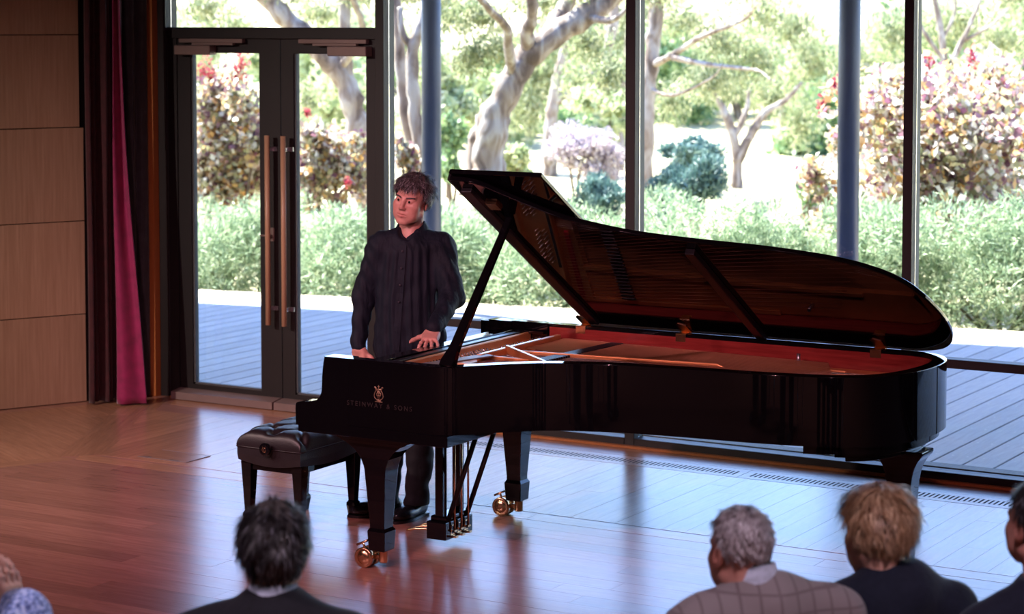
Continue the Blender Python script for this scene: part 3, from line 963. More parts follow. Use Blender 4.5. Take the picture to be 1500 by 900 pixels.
for s in (-1, 1):
    em.tube([E(p.x * s, p.y) for p in spline([(.005, .008, 0), (.018, .014, 0), (.0245, .026, 0), (.020, .042, 0), (.0135, .052, 0), (.0145, .063, 0), (.021, .068, 0), (.0235, .063, 0)], 5)], .0018, 6)
    em.tube([E(p.x * s, p.y) for p in spline([(.0, .030, 0), (.009, .027, 0), (.011, .037, 0), (.005, .043, 0), (.001, .037, 0)], 4)], .0015, 5)
for s in (-.006, 0, .006):
    em.tube([E(s, .012), E(s, .058)], .0009, 5)
em.tube([E(-.019, .058), E(.019, .058)], .0017, 6).tube([E(0, .058), E(0, .076)], .0015, 6).tube([E(-.006, .070), E(.006, .070)], .0013, 5)
em.tube([E(-.020, .0), E(.020, .0)], .002, 6).tube([E(-.011, .005), E(.011, .005)], .002, 6).tube([E(0, .0), E(0, .012)], .003, 6)
em.build('lyre_emblem', MAT['gold_print'], piano)

# ------------------------------------------------------------------ bench
bx0, bx1, by0, by1 = -6.745, -6.355, 8.695, 9.255
bench = empty('piano_bench', ((bx0 + bx1) / 2, (by0 + by1) / 2, 0))
tag(bench, 'black button-tufted leather piano bench with adjusting knob at its end', 'bench')
hx, hy = (bx1 - bx0) / 2, (by1 - by0) / 2
NX, NY = 60, 84
xs = np.linspace(-1, 1, NX); ys = np.linspace(-1, 1, NY)
btn = []
for j in range(5):
    for i in range(3 if j % 2 == 0 else 2):
        btn.append(((i - (1 if j % 2 == 0 else .5)) * .235, (j - 2) * .115))
def cush(x_, y_):
    X_, Y_ = x_ * hx, y_ * hy
    e = max(0, 1 - (abs(x_)) ** 9) ** .5 * max(0, 1 - (abs(y_)) ** 13) ** .5
    z_ = .445 + .062 * e
    for bx_, by_ in btn:
        d2 = (X_ - bx_ * .75) ** 2 + (Y_ - by_) ** 2
        z_ -= .032 * math.exp(-d2 / .0008)
    for k in range(len(btn)):
        for l in range(k):
            ax, ay = btn[k][0] * .75, btn[k][1]; cx, cy = btn[l][0] * .75, btn[l][1]
            dd = math.hypot(ax - cx, ay - cy)
            if .10 < dd < .16 and abs(ay - cy) > .05:
                t = max(0, min(1, ((X_ - ax) * (cx - ax) + (Y_ - ay) * (cy - ay)) / dd ** 2))
                z_ -= .010 * math.exp(-((X_ - ax - t * (cx - ax)) ** 2 + (Y_ - ay - t * (cy - ay)) ** 2) / .00012)
    return z_
V = []; F = []
for j in range(NY):
    for i in range(NX):
        x_ = math.copysign(abs(xs[i]) ** .6, xs[i]); y_ = math.copysign(abs(ys[j]) ** .6, ys[j])
        bul = 1.0
        V.append((x_ * hx, y_ * hy, cush(x_ * .999, y_ * .999)))
for j in range(NY - 1):
    for i in range(NX - 1):
        F.append((j * NX + i, j * NX + i + 1, j * NX + NX + i + 1, j * NX + NX + i))
me = bpy.data.meshes.new('cushion'); 
# skirt of the cushion with soft vertical gathers
border = [j * NX for j in range(NY)][::-1] 
loop = [i for i in range(NX)] + [j * NX + NX - 1 for j in range(1, NY)] + [(NY - 1) * NX + i for i in range(NX - 2, -1, -1)] + [j * NX for j in range(NY - 2, 0, -1)]
base = len(V); n_l = len(loop)
for lev, (z_, g) in enumerate(((.428, 1.014), (.414, 1.004))):
    for q in loop:
        V.append((V[q][0] * g, V[q][1] * g, z_))
for k in range(n_l):
    k2 = (k + 1) % n_l
    F.append((loop[k], base + k, base + k2, loop[k2])); F.append((base + k, base + n_l + k, base + n_l + k2, base + k2))
me.from_pydata(V, [], F); me.polygons.foreach_set('use_smooth', [True] * len(F)); me.update()
cu_o = link_mesh('cushion', me, MAT['leather'], bench)
for bx_, by_ in btn:
    MB().lathe([(.002, 0), (.011, .001), (.010, .006), (.003, .009)], 12, Matrix.Translation((bx_ * .75, by_, cush(bx_ * .75 / hx, by_ / hy) - .003))).build('button', MAT['leather'], cu_o)
# leather apron whose lower edge sags on the long and short sides
ap = []
for (sx, sy, ex, ey) in ((-1, -1, 1, -1), (1, -1, 1, 1), (1, 1, -1, 1), (-1, 1, -1, -1)):
    for k in range(12):
        t = k / 12
        ap.append(((sx + (ex - sx) * t) * hx, (sy + (ey - sy) * t) * hy, .350 - .022 * math.sin(math.pi * t)))
r0 = [(a * .985, b_ * .985, c_) for a, b_, c_ in ap]; r1 = [(a, b_, .416) for a, b_, c_ in ap]
MB().loft([r0, [(a * 1.002, b_ * 1.002, (c_ + .416) / 2) for a, b_, c_ in ap], r1], True, False).build('apron', MAT['leather'], bench)
pip = MB(); lp = [(a * 1.008, b_ * 1.008, .418) for a, b_, c_ in ap]; pip.tube(lp + [lp[0]], .004, 6); pip.build('piping', MAT['leather'], bench)
bevel(MB().box((-hx + .03, -hy + .03, .300), (hx - .03, hy - .03, .37)).build('frame', MAT['black'], bench), .003)
for sx in (-1, 1):
    for sy in (-1, 1):
        cx, cy = sx * (hx - .038), sy * (hy - .05)
        r = []
        for z_, h_ in ((.0, .019), (.012, .020), (.06, .027), (.075, .026), (.085, .019), (.33, .031), (.345, .031)):
            r.append([(cx - h_, cy - h_, z_), (cx + h_, cy - h_, z_), (cx + h_, cy + h_, z_), (cx - h_, cy + h_, z_)])
        bevel(MB().loft(r, True, False).build('leg', MAT['black'], bench), .003)
Mk = Matrix.Translation((0.005, -hy, .425)) @ Matrix.Rotation(R(90), 4, 'X')
kn = MB().lathe([(.012, -.01), (.012, .02), (.030, .022), (.033, .027), (.033, .040), (.029, .046), (.022, .044)], 28, Mk).build('knob', MAT['black'], bench)
Mk2 = Matrix.Translation((0.005, -hy - .0445, .425))
kd = MB()
for s in (-1, 1):
    kd.tube([Mk2 @ Vector((p.x * s, 0, p.y)) for p in spline([(.002, -.012, 0), (.010, -.006, 0), (.010, .003, 0), (.005, .009, 0), (.009, .014, 0)], 4)], .0014, 5)
kd.tube([Mk2 @ Vector((-.008, 0, -.013)), Mk2 @ Vector((.008, 0, -.013))], .0016, 5).tube([Mk2 @ Vector((0, 0, -.012)), Mk2 @ Vector((0, 0, .012))], .001, 5)
kd.build('knob_emblem', MAT['brass'], kn)

# ------------------------------------------------------------------ people
def skin(name, col, lip=None):
    m, N, L, b = new_mat(name)
    setp(b, col, .48)
    b.inputs['Subsurface Weight'].default_value = .12
    b.inputs['Subsurface Radius'].default_value = (.012, .005, .003)
    at = N.new('ShaderNodeAttribute'); at.attribute_name = 'flush'
    tc = N.new('ShaderNodeTexCoord'); nz = N.new('ShaderNodeTexNoise'); nz.inputs['Scale'].default_value = 40; nz.inputs['Detail'].default_value = 4
    L.new(tc.outputs['Object'], nz.inputs['Vector'])
    rp = ramp(N, [(.3, tuple(c * .9 for c in col)), (.7, tuple(min(1, c * 1.08) for c in col))]); L.new(nz.outputs['Fac'], rp.inputs['Fac'])
    mx = N.new('ShaderNodeMix'); mx.data_type = 'RGBA'
    L.new(at.outputs['Fac'], mx.inputs['Factor']); L.new(rp.outputs['Color'], mx.inputs['A'])
    mx.inputs['B'].default_value = (*(lip or (col[0] * .75, col[1] * .42, col[2] * .42)), 1)
    L.new(mx.outputs['Result'], b.inputs['Base Color'])
    return m
def cloth(name, col, rough=.8, folds=.25, scale=9, stretch=(1, 1, .25), sheen=.12, var=.15):
    m, N, L, b = new_mat(name)
    setp(b, col, rough, sheen=sheen, spec=.25)
    tc = N.new('ShaderNodeTexCoord'); mp = N.new('ShaderNodeMapping'); mp.inputs['Scale'].default_value = stretch
    L.new(tc.outputs['Object'], mp.inputs['Vector'])
    n1 = N.new('ShaderNodeTexNoise'); n1.inputs['Scale'].default_value = scale; n1.inputs['Detail'].default_value = 3; n1.inputs['Distortion'].default_value = .6
    L.new(mp.outputs['Vector'], n1.inputs['Vector'])
    bp = N.new('ShaderNodeBump'); bp.inputs['Strength'].default_value = folds; bp.inputs['Distance'].default_value = .05
    L.new(n1.outputs['Fac'], bp.inputs['Height']); L.new(bp.outputs['Normal'], b.inputs['Normal'])
    rp = ramp(N, [(.3, tuple(c * (1 - var) for c in col)), (.7, tuple(min(1, c * (1 + var)) for c in col))])
    n2 = N.new('ShaderNodeTexNoise'); n2.inputs['Scale'].default_value = 60; L.new(tc.outputs['Object'], n2.inputs['Vector'])
    L.new(n2.outputs['Fac'], rp.inputs['Fac']); L.new(rp.outputs['Color'], b.inputs['Base Color'])
    return m
def hair_mat(name, stops, rough=.42):
    m, N, L, b = new_mat(name)
    setp(b, rough=rough, spec=.35)
    g = N.new('ShaderNodeNewGeometry'); rp = ramp(N, stops)
    L.new(g.outputs['Random Per Island'], rp.inputs['Fac']); L.new(rp.outputs['Color'], b.inputs['Base Color'])
    return m

MAT['skin'] = skin('skin', (.56, .31, .24))
MAT['skin_old'] = skin('flushed_skin', (.52, .25, .20))
MAT['eye'] = plain('eye_white', (.30, .26, .25), .15, var=.03)
MAT['iris'] = plain('dark_iris', (.02, .014, .012), .08, var=.1)
MAT['shirt'] = cloth('dark_navy_shirt', (.0045, .0085, .0165), .72, folds=.35, scale=7, stretch=(2.6, 2.6, .35), sheen=.0)
MAT['trousers'] = cloth('dark_trousers', (.012, .012, .016), .75, folds=.3, scale=6)
MAT['shoe'] = plain('black_shoe_leather', (.012, .013, .017), .25, var=.2, scale=20)
MAT['shirt_button'] = plain('dark_shirt_button', (.035, .035, .045), .3, var=.05)

HC = (0.0, .012, .040); HR = (.0745, .0945, .0845)      # cranium
def head_vf(res=.0032, face=True, jowl=0.0, neck_to=(0, .045, -.20), ear=True, wide=1.0):
    """head and neck in head space: face towards -y, centre between the ears"""
    S = SDF((-.13, -.15, -.26), (.13, .15, .15), res)
    S.ell(HC, HR, .01)
    S.ell((0, -.030, -.018), (.0605 * wide, .062, .088), .03)
    S.cone((-.045 * wide, .0, -.058), (-.017, -.070, -.096), .024 + jowl, .018, .025); S.cone((.045 * wide, .0, -.058), (.017, -.070, -.096), .024 + jowl, .018, .025)
    S.ell((0, -.076, -.099), (.021, .017, .016), .018)
    S.cone((0, .022, -.03), neck_to, .057, .062, .025)
    if face:
        for s in (-1, 1):
            S.ell((s * .043, -.060, -.020), (.025, .022, .024), .03)
            S.cone((s * .046, -.072, .030), (s * .012, -.088, .027), .0095, .0105, .014)
            S.ell((s * .031, -.101, .008), (.017, .016, .0115), .014, None, True)
            S.ell((s * .031, -.0785, .009), (.0145, .0135, .0125), .004)
            S.cone((s * .019, -.0872, .0168), (s * .044, -.0800, .0150), .0042, .0040, .004)
            S.cone((s * .021, -.0860, .0015), (s * .042, -.0790, .0015), .0034, .0034, .004)
            S.ell((s * .0115, -.100, -.030), (.0082, .0095, .0078), .006)
            S.cone((s * .021, -.093, -.036), (s * .033, -.080, -.064), .0026, .0030, .010, True)
            S.ell((s * .036, -.052, -.062), (.026, .026, .028), .03)
        S.cone((0, -.090, .022), (0, -.110, -.021), .0085, .0115, .012)
        S.ell((0, -.111, -.026), (.0105, .0095, .0095), .006)
        S.ell((0, -.082, -.058), (.028, .018, .026), .016)
        S.cone((-.021, -.090, -.0585), (0, -.0985, -.0555), .0040, .0058, .005); S.cone((.021, -.090, -.0585), (0, -.0985, -.0555), .0040, .0058, .005)
        S.cone((-.017, -.090, -.0675), (0, -.097, -.0695), .0045, .0068, .005); S.cone((.017, -.090, -.0675), (0, -.097, -.0695), .0045, .0068, .005)
        S.cone((-.024, -.0935, -.0625), (0, -.1045, -.0618), .0022, .0024, .002, True); S.cone((.024, -.0935, -.0625), (0, -.1045, -.0618), .0022, .0024, .002, True)
    if ear:
        for s in (-1, 1):
            Rm = Matrix.Rotation(R(-18) , 3, 'X') @ Matrix.Rotation(R(s * 22), 3, 'Z')
            S.ell((s * .080, .018, -.004), (.0075, .0195, .0315), .006, np.array(Rm))
            S.ell((s * .0865, .014, .002), (.0055, .0115, .019), .004, np.array(Rm), True)
    return S.surface()
def head_flush(V):
    """lips, nose tip, cheeks and ears carry a redder tone"""
    f = np.zeros(len(V), np.float32)
    def g(c, r, a): 
        d = ((V - np.array(c)) / np.array(r)) ** 2
        return a * np.exp(-d.sum(1))
    f += g((0, -.098, -.0565), (.022, .012, .0045), .85) + g((0, -.097, -.069), (.018, .012, .0055), .85)
    f += g((0, -.112, -.024), (.016, .016, .014), .25)
    for s in (-1, 1):
        f += g((s * .045, -.065, -.022), (.022, .03, .02), .22) + g((s * .083, .016, -.004), (.016, .03, .04), .35)
    return np.clip(f, 0, 1)

def hand_vf(side, curl, spread=.12, res=.003, thumb=(.75, .62, -.25)):
    """wrist at the origin, fingers along +y, palm facing -z; side +1 puts the thumb on +x"""
    S = SDF((-.10, -.09, -.13), (.10, .21, .07), res)
    S.cone((0, -.03, .0), (0, 0, 0), .025, .026, .012)
    S.box((0, .048, -.002), (.041, .052, .0145), .013, .02)
    S.ell((side * .026, .03, -.012), (.019, .034, .015), .015)
    S.ell((-side * .026, .035, -.011), (.015, .034, .012), .015)
    bases = [(.029, .090, .072, .0088), (.010, .097, .080, .0090), (-.0105, .093, .074, .0086), (-.030, .082, .058, .0076)]
    for i, (bx_, by_, L_, r_) in enumerate(bases):
        p = np.array((side * bx_, by_ - .004, 0.0)); an = 0.0
        sx = side * (1.2 - i) * spread * .75
        for j, fr in enumerate((.46, .30, .24)):
            an += curl[i] * (1.0, 1.1, .8)[j] if j else curl[i] * .75
            d = np.array((math.sin(sx), math.cos(an) * math.cos(sx), -math.sin(an)))
            q = p + d * L_ * fr
            S.cone(p, q, r_ * (1, .93, .86)[j], r_ * (.93, .86, .74)[j], .004)
            S.ell(p + np.array((0, 0, .0015)), (r_ * 1.06,) * 3, .003)
            p = q
    t = Vector((side * thumb[0], thumb[1], thumb[2])).normalized()
    p = Vector((side * .026, .022, -.010)); t2 = (t + Vector((-side * .12, .25, 0))).normalized()
    S.chain([p, p + t * .042, p + t * .042 + t2 * .034, p + t * .042 + t2 * .034 + (t2 + Vector((-side * .15, .2, 0))).normalized() * .024], [.0155, .0115, .0100, .0075], .008)
    return S.surface()
def frame_to(origin, fingers, back):
    """matrix with +y along the fingers and +z out of the back of the hand"""
    y = Vector(fingers).normalized(); z = Vector(back); z = (z - y * z.dot(y)).normalized(); x = y.cross(z)
    return Matrix(((x.x, y.x, z.x, origin[0]), (x.y, y.y, z.y, origin[1]), (x.z, y.z, z.z, origin[2]), (0, 0, 0, 1)))

def nrand(seed): return np.random.RandomState(seed)
def wob(V, amp, fr, seed):
    r = nrand(seed); out = np.zeros(len(V), np.float32)
    for k in range(6):
        d = r.normal(size=3) * fr * (1 + .5 * k); out += np.sin(V @ d + r.uniform(0, 6.28)) / (1 + .4 * k)
    return out * amp
def push(V, F, amount):
    """move vertices along their normals"""
    a, b, c = V[F[:, 0]], V[F[:, 1]], V[F[:, 3]]
    fn = np.cross(b - a, c - a); N_ = np.zeros_like(V)
    for k in range(4): np.add.at(N_, F[:, k], fn)
    N_ /= (np.linalg.norm(N_, axis=1, keepdims=True) + 1e-9)
    return V + N_ * amount[:, None]

def hair(parent, HM, mat, seed, n, length, line, puff=.010, curl=0.0, lift=.35, whorl=(.01, .05, 1.0), width=.0016, flow_bias=(0, 0, 0), grow=(1, 1, 1), root='hair_root'):
    """a cap hugging the skull plus many fine locks; line(d) says where hair grows, d = unit direction in head space"""
    r = nrand(seed)
    c0 = np.array(HC); r0 = np.array(HR) * np.array(grow)
    # cap
    nu, nv = 64, 40; V = []; idx = {}
    Q = []
    for j in range(nv + 1):
        th = math.pi * j / nv
        for i in range(nu):
            ph = 2 * math.pi * i / nu
            d = np.array((math.sin(th) * math.cos(ph), math.sin(th) * math.sin(ph), math.cos(th)))
            k = line(d)
            V.append(c0 + d * (r0 + puff * min(1, max(0, k * 5)) * (1 + .25 * math.sin(ph * 9 + th * 7)) - (.004 if k > 0 else .02)))
            idx[(j, i)] = k
    for j in range(nv):
        for i in range(nu):
            i2 = (i + 1) % nu
            if min(idx[(j, i)], idx[(j, i2)], idx[(j + 1, i)], idx[(j + 1, i2)]) > -.02:
                Q.append((j * nu + i, (j + 1) * nu + i, (j + 1) * nu + i2, j * nu + i2))
    parts = [(np.array(V, np.float32), np.array(Q, np.int32))]
    # locks
    SEG = 5
    d = r.normal(size=(n * 3, 3)); d /= np.linalg.norm(d, axis=1, keepdims=True)
    ok = np.array([line(q) for q in d]) > 0
    d = d[ok][:n]; m = len(d)
    w0 = np.array(whorl, float); w0 /= np.linalg.norm(w0)
    p = c0 + d * (r0 + puff * .55)
    L = length * r.uniform(.55, 1.15, m)
    fq = r.normal(size=(3, 3, 3)) * 110
    field = np.stack([np.sin(p @ fq[c_, 0] + c_) + .7 * np.sin(p @ fq[c_, 1] * 1.7 + 2 * c_) for c_ in range(3)], 1)
    ph = 3.0 * field[:, 0] + r.uniform(-.5, .5, m)
    pts = [p.copy()]
    jit = r.normal(size=(m, 3)) * .16 + field * .42
    for sgm in range(SEG):
        dd = (p - c0) / r0; nn = dd / (r0); nn /= np.linalg.norm(nn, axis=1, keepdims=True)
        fl = dd - w0 * 1.0
        fl = fl - nn * (fl * nn).sum(1, keepdims=True)
        fn = np.linalg.norm(fl, axis=1, keepdims=True); fl /= (fn + 1e-6)
        g = np.array((0, 0, -.55)) + np.array(flow_bias)
        t = fl * .9 + g - nn * ((g * nn).sum(1, keepdims=True)) + jit * (.6 + .3 * curl) + nn * lift * (1 - .55 * sgm / SEG) * np.clip(fn * 1.6, .15, 1)
        if curl > 0:
            bn = np.cross(nn, fl)
            t = t + curl * (np.sin(ph + sgm * 2.1)[:, None] * bn + np.cos(ph + sgm * 2.1)[:, None] * nn * .8)
        t /= np.linalg.norm(t, axis=1, keepdims=True)
        p = p + t * (L / SEG)[:, None]
        dd = (p - c0) / r0; rad = np.linalg.norm(dd, axis=1, keepdims=True)
        p = np.where(rad < 1.05, c0 + dd / rad * 1.05 * r0, p)
        pts.append(p.copy())
    P = np.stack(pts, 1)                               # m, SEG+1, 3
    T = np.gradient(P, axis=1); out = (P - c0); out /= np.linalg.norm(out, axis=2, keepdims=True)
    W = np.cross(T, out); W /= (np.linalg.norm(W, axis=2, keepdims=True) + 1e-9)
    taper = np.array([1, 1.05, 1, .85, .55, .12])[None, :, None] * width * r.uniform(.7, 1.5, (m, 1, 1))
    A = P - W * taper; B = P + W * taper
    Vv = np.stack([A, B], 2).reshape(-1, 3)
    base = np.arange(m) * (SEG + 1) * 2
    Qs = []
    for k in range(SEG):
        Qs.append(np.stack([base + 2 * k, base + 2 * k + 1, base + 2 * k + 3, base + 2 * k + 2], 1))
    parts.append((Vv.astype(np.float32), np.concatenate(Qs).astype(np.int32)))
    V, F = join_vf(parts)
    me = fast_mesh('hair', xform(V, HM), F)
    me.materials.append(mat); me.materials.append(MAT[root])
    mi = np.zeros(len(me.polygons), np.int32); mi[:len(Q)] = 1
    me.polygons.foreach_set('material_index', mi)
    return link_mesh('hair', me, None, parent)

MAT['hair_root'] = plain('dark_hair_roots', (.045, .036, .034), .8, var=.3, scale=60)  # dark colour of the hair cap beneath the locks
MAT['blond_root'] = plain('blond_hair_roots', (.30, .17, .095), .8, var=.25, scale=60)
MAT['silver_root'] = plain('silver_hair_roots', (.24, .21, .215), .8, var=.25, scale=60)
def mk_skin(name, parts, mat, loc, rz, flush=None):
    V, F = join_vf(parts)
    me = fast_mesh(name, V, F)
    at = me.attributes.new('flush', 'FLOAT', 'POINT')
    fl = np.zeros(len(V), np.float32)
    if flush is not None: fl[:len(flush)] = flush
    at.data.foreach_set('value', fl)
    return link_mesh(name, me, mat, None, loc, rz)

YAW = R(30.6)
def rotm(yaw=0, pitch=0, roll=0):
    return Matrix.Rotation(R(yaw), 4, 'Z') @ Matrix.Rotation(R(pitch), 4, 'X') @ Matrix.Rotation(R(roll), 4, 'Y')

# --- the pianist, standing between bench and keyboard with one hand on the piano
def pianist():
    org = (-6.13, 9.34, 0)
    HM = Matrix.Translation((.012, -.018, 1.633)) @ rotm(-24, 1, 11)
    hv, hf = head_vf(.0026, True, .003, (0, .055, -.20), True, 1.05)
    fl = head_flush(hv); hv = xform(hv, HM)
    lh = hand_vf(1, (.17, .14, .16, .20), .26, .0028, (.85, .50, -.10))
    LHM = frame_to((.128, -.385, 1.014), (-.12, -.93, -.30), (.0, -.30, .95))
    lv = xform(lh[0], LHM)
    rh = hand_vf(-1, (.42, .45, .5, .52), .06, .0032)
    RHM = frame_to((-.262, -.03, .875), (.10, -.10, -1), (-.55, -.85, 0))
    # hidden core of the body under the clothes
    S = SDF((-.36, -.35, .04), (.36, .25, 1.52), .012)
    S.chain([(.01, .02, 1.50), (.005, .01, 1.30), (0, .01, 1.05), (0, .02, .90)], [.05, .085, .08, .09], .03)
    S.chain([(-.15, .0, 1.40), (-.238, .03, 1.15), (-.262, -.012, .88)], [.04, .030, .022], .02)
    S.chain([(.16, .02, 1.39), (.218, -.13, 1.165), (.14, -.38, 1.03)], [.04, .030, .022], .02)
    S.chain([(-.08, .03, .90), (-.10, .03, .50), (-.125, .05, .07)], [.07, .045, .034], .03)
    S.chain([(.085, .03, .90), (.06, .01, .50), (.032, .0, .07)], [.07, .045, .034], .03)
    p = mk_skin('person', [(hv, hf), (lv, lh[1]), (xform(rh[0], RHM), rh[1]), S.surface()], MAT['skin'], org, YAW, fl)
    tag(p, 'standing grey-haired man in a dark shirt resting one hand on the piano', 'person')
    # shirt
    S = SDF((-.40, -.50, .66), (.40, .27, 1.56), .006)
    S.ell((.005, .01, 1.30), (.178, .118, .20), .05)
    S.ell((.0, .0, 1.10), (.172, .128, .24), .06)
    S.ell((.0, .008, .90), (.188, .135, .22), .06)
    S.cone((-.135, .015, 1.405), (.15, .02, 1.40), .068, .068, .06)
    S.cone((.0, .03, 1.36), (.008, .04, 1.385), .09, .070, .05)
    S.ell((-.016, -.075, 1.497), (.050, .085, .062), .012, None, True)
    S.chain([(-.150, .01, 1.395), (-.238, .03, 1.15), (-.262, -.012, .91)], [.072, .056, .041], .03)
    S.chain([(.160, .02, 1.39), (.218, -.13, 1.165), (.145, -.362, 1.038)], [.073, .058, .042], .03)
    S.ell((.220, -.12, 1.145), (.060, .062, .055), .03)
    S.cone((-.262, -.010, .925), (-.263, -.018, .885), .041, .040, .004)
    S.cone((.155, -.335, 1.050), (.140, -.378, 1.030), .042, .041, .004)
    S.box((0, .01, .64), (.4, .3, .05), .01, .0, None, True)
    V, F = S.surface()
    torso = np.clip((.20 - np.abs(V[:, 0])) * 12, 0, 1) * np.clip((1.42 - V[:, 2]) * 14, 0, 1)
    a = np.arctan2(V[:, 0], -V[:, 1] + .02)
    amt = .0035 * torso * np.sin(a * 21 + 1.2 * np.sin(V[:, 2] * 7)) + wob(V, .0020, 16, 3) + .0030 * np.sin((V[:, 2] * 60 + V[:, 0] * 50 + 2 * np.sin(V[:, 0] * 30))) * (1 - torso) 
    V = push(V, F, amt.astype(np.float32))
    sh = link_mesh('shirt', fast_mesh('shirt', V, F), MAT['shirt'], p)
    # placket along the front, turned to the man's right
    pk = []; f0 = np.array
    zs_ = np.linspace(1.415, .86, 24)
    def front(xc, z):
        sel = V[(np.abs(V[:, 0] - xc) < .013) & (np.abs(V[:, 2] - z) < .013) & (V[:, 1] < .06)]
        return float(sel[:, 1].min()) if len(sel) else -.1
    ring = []
    for z in zs_:
        xc = -.028 - .028 * (1.435 - z) / .4
        y_ = front(xc, z)
        y0, y1 = front(xc - .018, z), front(xc + .018, z)
        ring.append([(xc - .018, y0 + .006, z), (xc - .018, y0 - .004, z), (xc + .018, y1 - .004, z), (xc + .018, y1 + .006, z)])
    pko = MB().loft(ring, True, False).build('placket', MAT['shirt'], sh)
    for z in (1.385, 1.30, 1.215, 1.13):
        xc = -.028 - .028 * (1.435 - z) / .4
        MB().lathe([(.002, 0), (.006, .0005), (.006, .003), (.002, .004)], 10, Matrix.Translation((xc, front(xc, z) - .004, z)) @ Matrix.Rotation(R(90), 4, 'X')).build('button', MAT['shirt_button'], sh)
    # collar: folded flaps meeting in a V below the throat
    def ringpt(a_, z_, rr_): return Vector((.010 + rr_ * math.sin(a_), .036 - rr_ * 1.06 * math.cos(a_), z_))
    a0 = R(-20); CV = []; CF = []; n_ = 48
    for i in range(n_ + 1):
        t = i / n_; a_ = a0 + R(4) + t * (2 * math.pi - R(8)); fr = min(t, 1 - t) * 2
        v_ = max(0, 1 - fr / .50) ** 1.25; tip = max(0, 1 - fr / .20)
        zt = 1.522 - .072 * v_
        CV += [ringpt(a_, zt - .012, .064 + .012 * v_), ringpt(a_, zt, .068 + .014 * v_), ringpt(a_, zt - .006, .073 + .014 * v_),
               ringpt(a_, zt - .040 - .014 * tip, .092 + .020 * v_ + .004 * tip), ringpt(a_, zt - .042 - .014 * tip, .086 + .020 * v_)]
    for i in range(n_):
        for k in range(5):
            k2 = (k + 1) % 5
            CF.append((i * 5 + k, i * 5 + k2, i * 5 + 5 + k2, i * 5 + 5 + k))
    CF += [(4, 3, 2, 1, 0), tuple(n_ * 5 + k for k in range(5))]
    me = bpy.data.meshes.new('collar'); me.from_pydata([tuple(q) for q in CV], [], CF)
    link_mesh('collar', me, MAT['shirt'], sh)
    # trousers
    S = SDF((-.28, -.20, .03), (.25, .22, 1.0), .008)
    S.ell((0, .03, .90), (.165, .115, .13), .05)
    S.chain([(-.085, .03, .86), (-.098, .025, .50), (-.122, .045, .085)], [.092, .070, .060], .05)
    S.chain([(.085, .03, .86), (.062, .010, .50), (.032, -.005, .085)], [.092, .072, .062], .05)
    S.box((0, 0, .02), (.4, .4, .045), .002, .0, None, True)
    V2, F2 = S.surface()
    low = np.clip((.38 - V2[:, 2]) * 4, 0, 1)
    V2 = push(V2, F2, (wob(V2, .004, 14, 8) + low * .004 * np.sin(V2[:, 2] * 47 + V2[:, 0] * 33 + 2 * np.sin(V2[:, 1] * 25))).astype(np.float32))
    link_mesh('trousers', fast_mesh('trousers', V2, F2), MAT['trousers'], p)
    # shoes
    for (hx_, hy_, an) in ((-.125, .055, -72), (.034, .01, -32)):
        S = SDF((-.08, -.26, -.01), (.08, .11, .13), .004)
        S.ell((0, .02, .045), (.038, .06, .050), .02); S.ell((0, -.085, .034), (.046, .095, .036), .03); S.ell((0, -.14, .028), (.042, .062, .028), .03)
        S.box((0, -.07, -.03), (.1, .3, .031), .001, .0, None, True)
        Vs, Fs = S.surface()
        Mx = Matrix.Translation((hx_, hy_, .006)) @ Matrix.Rotation(R(an), 4, 'Z')
        so_ = link_mesh('shoe', fast_mesh('shoe', xform(Vs, Mx), Fs), MAT['shoe'], p)
        sole = [(p_.x, p_.y) for p_ in spline([(0, .085, 0), (.036, .06, 0), (.034, 0, 0), (.046, -.09, 0), (.040, -.16, 0), (.014, -.205, 0), (-.014, -.205, 0), (-.040, -.16, 0), (-.046, -.09, 0), (-.034, 0, 0), (-.036, .06, 0)], 4, True)]
        MB().prism(sole, -.005, .008, 'z', Mx).build('sole', MAT['black_satin'], so_)
    # eyes and brows
    for s in (-1, 1):
        c_ = HM @ Vector((s * .031, -.0822, .0088))
        e_ = MB().lathe([(.0105 * math.cos(q), .0105 * math.sin(q)) for q in np.linspace(-1.5, 1.5, 9)], 16, Matrix.Translation(c_)).build('eye', MAT['eye'], p)
        d_ = (HM.to_3x3() @ Vector((-.12, -1, -.02))).normalized()
        Mi = Matrix.Translation(c_ + d_ * .0088) @ d_.to_track_quat('Z', 'Y').to_matrix().to_4x4()
        MB().lathe([(.0066, 0), (.0056, .0016), (.001, .0022)], 14, Mi).build('iris', MAT['iris'], e_)
    b = MB(); rr = random.Random(4)
    for s in (-1, 1):
        for i in range(130):
            t = rr.random(); x0 = .012 + .038 * t
            z0 = .0245 + .0055 * math.sin(t * 2.3) + rr.uniform(-.0035, .0035); y0 = -.1000 + .019 * t * t
            q = HM @ Vector((s * x0, y0, z0)); q2 = HM @ Vector((s * (x0 + .008), y0 + .004, z0 + .002)); 
            b.tube([q, q2], [.0009, .0004], 3, False)
    o = b.build('eyebrows', MAT['hair_grey'], p); o['kind'] = 'stuff'
    def line(d):
        x_, y_, z_ = d
        front_ = -y_
        lim = .50 if front_ > .35 else (.50 - (.35 - front_) * 1.45 if front_ > -.35 else -.66)
        side = abs(x_)
        if side > .8 and front_ > -.1: lim = min(lim, -.05 - (.12 - front_) * .9)
        return z_ - lim
    hair(p, HM, MAT['hair_grey'], 5, 7500, .062, line, puff=.024, curl=.85, lift=.50, width=.0014, grow=(1.06, 1.03, 1.0))
    return p
MAT['hair_grey'] = hair_mat('greying_dark_hair', [(0, (.018, .014, .014)), (.45, (.050, .042, .043)), (.75, (.13, .12, .125)), (1, (.30, .29, .31))])
pianist()

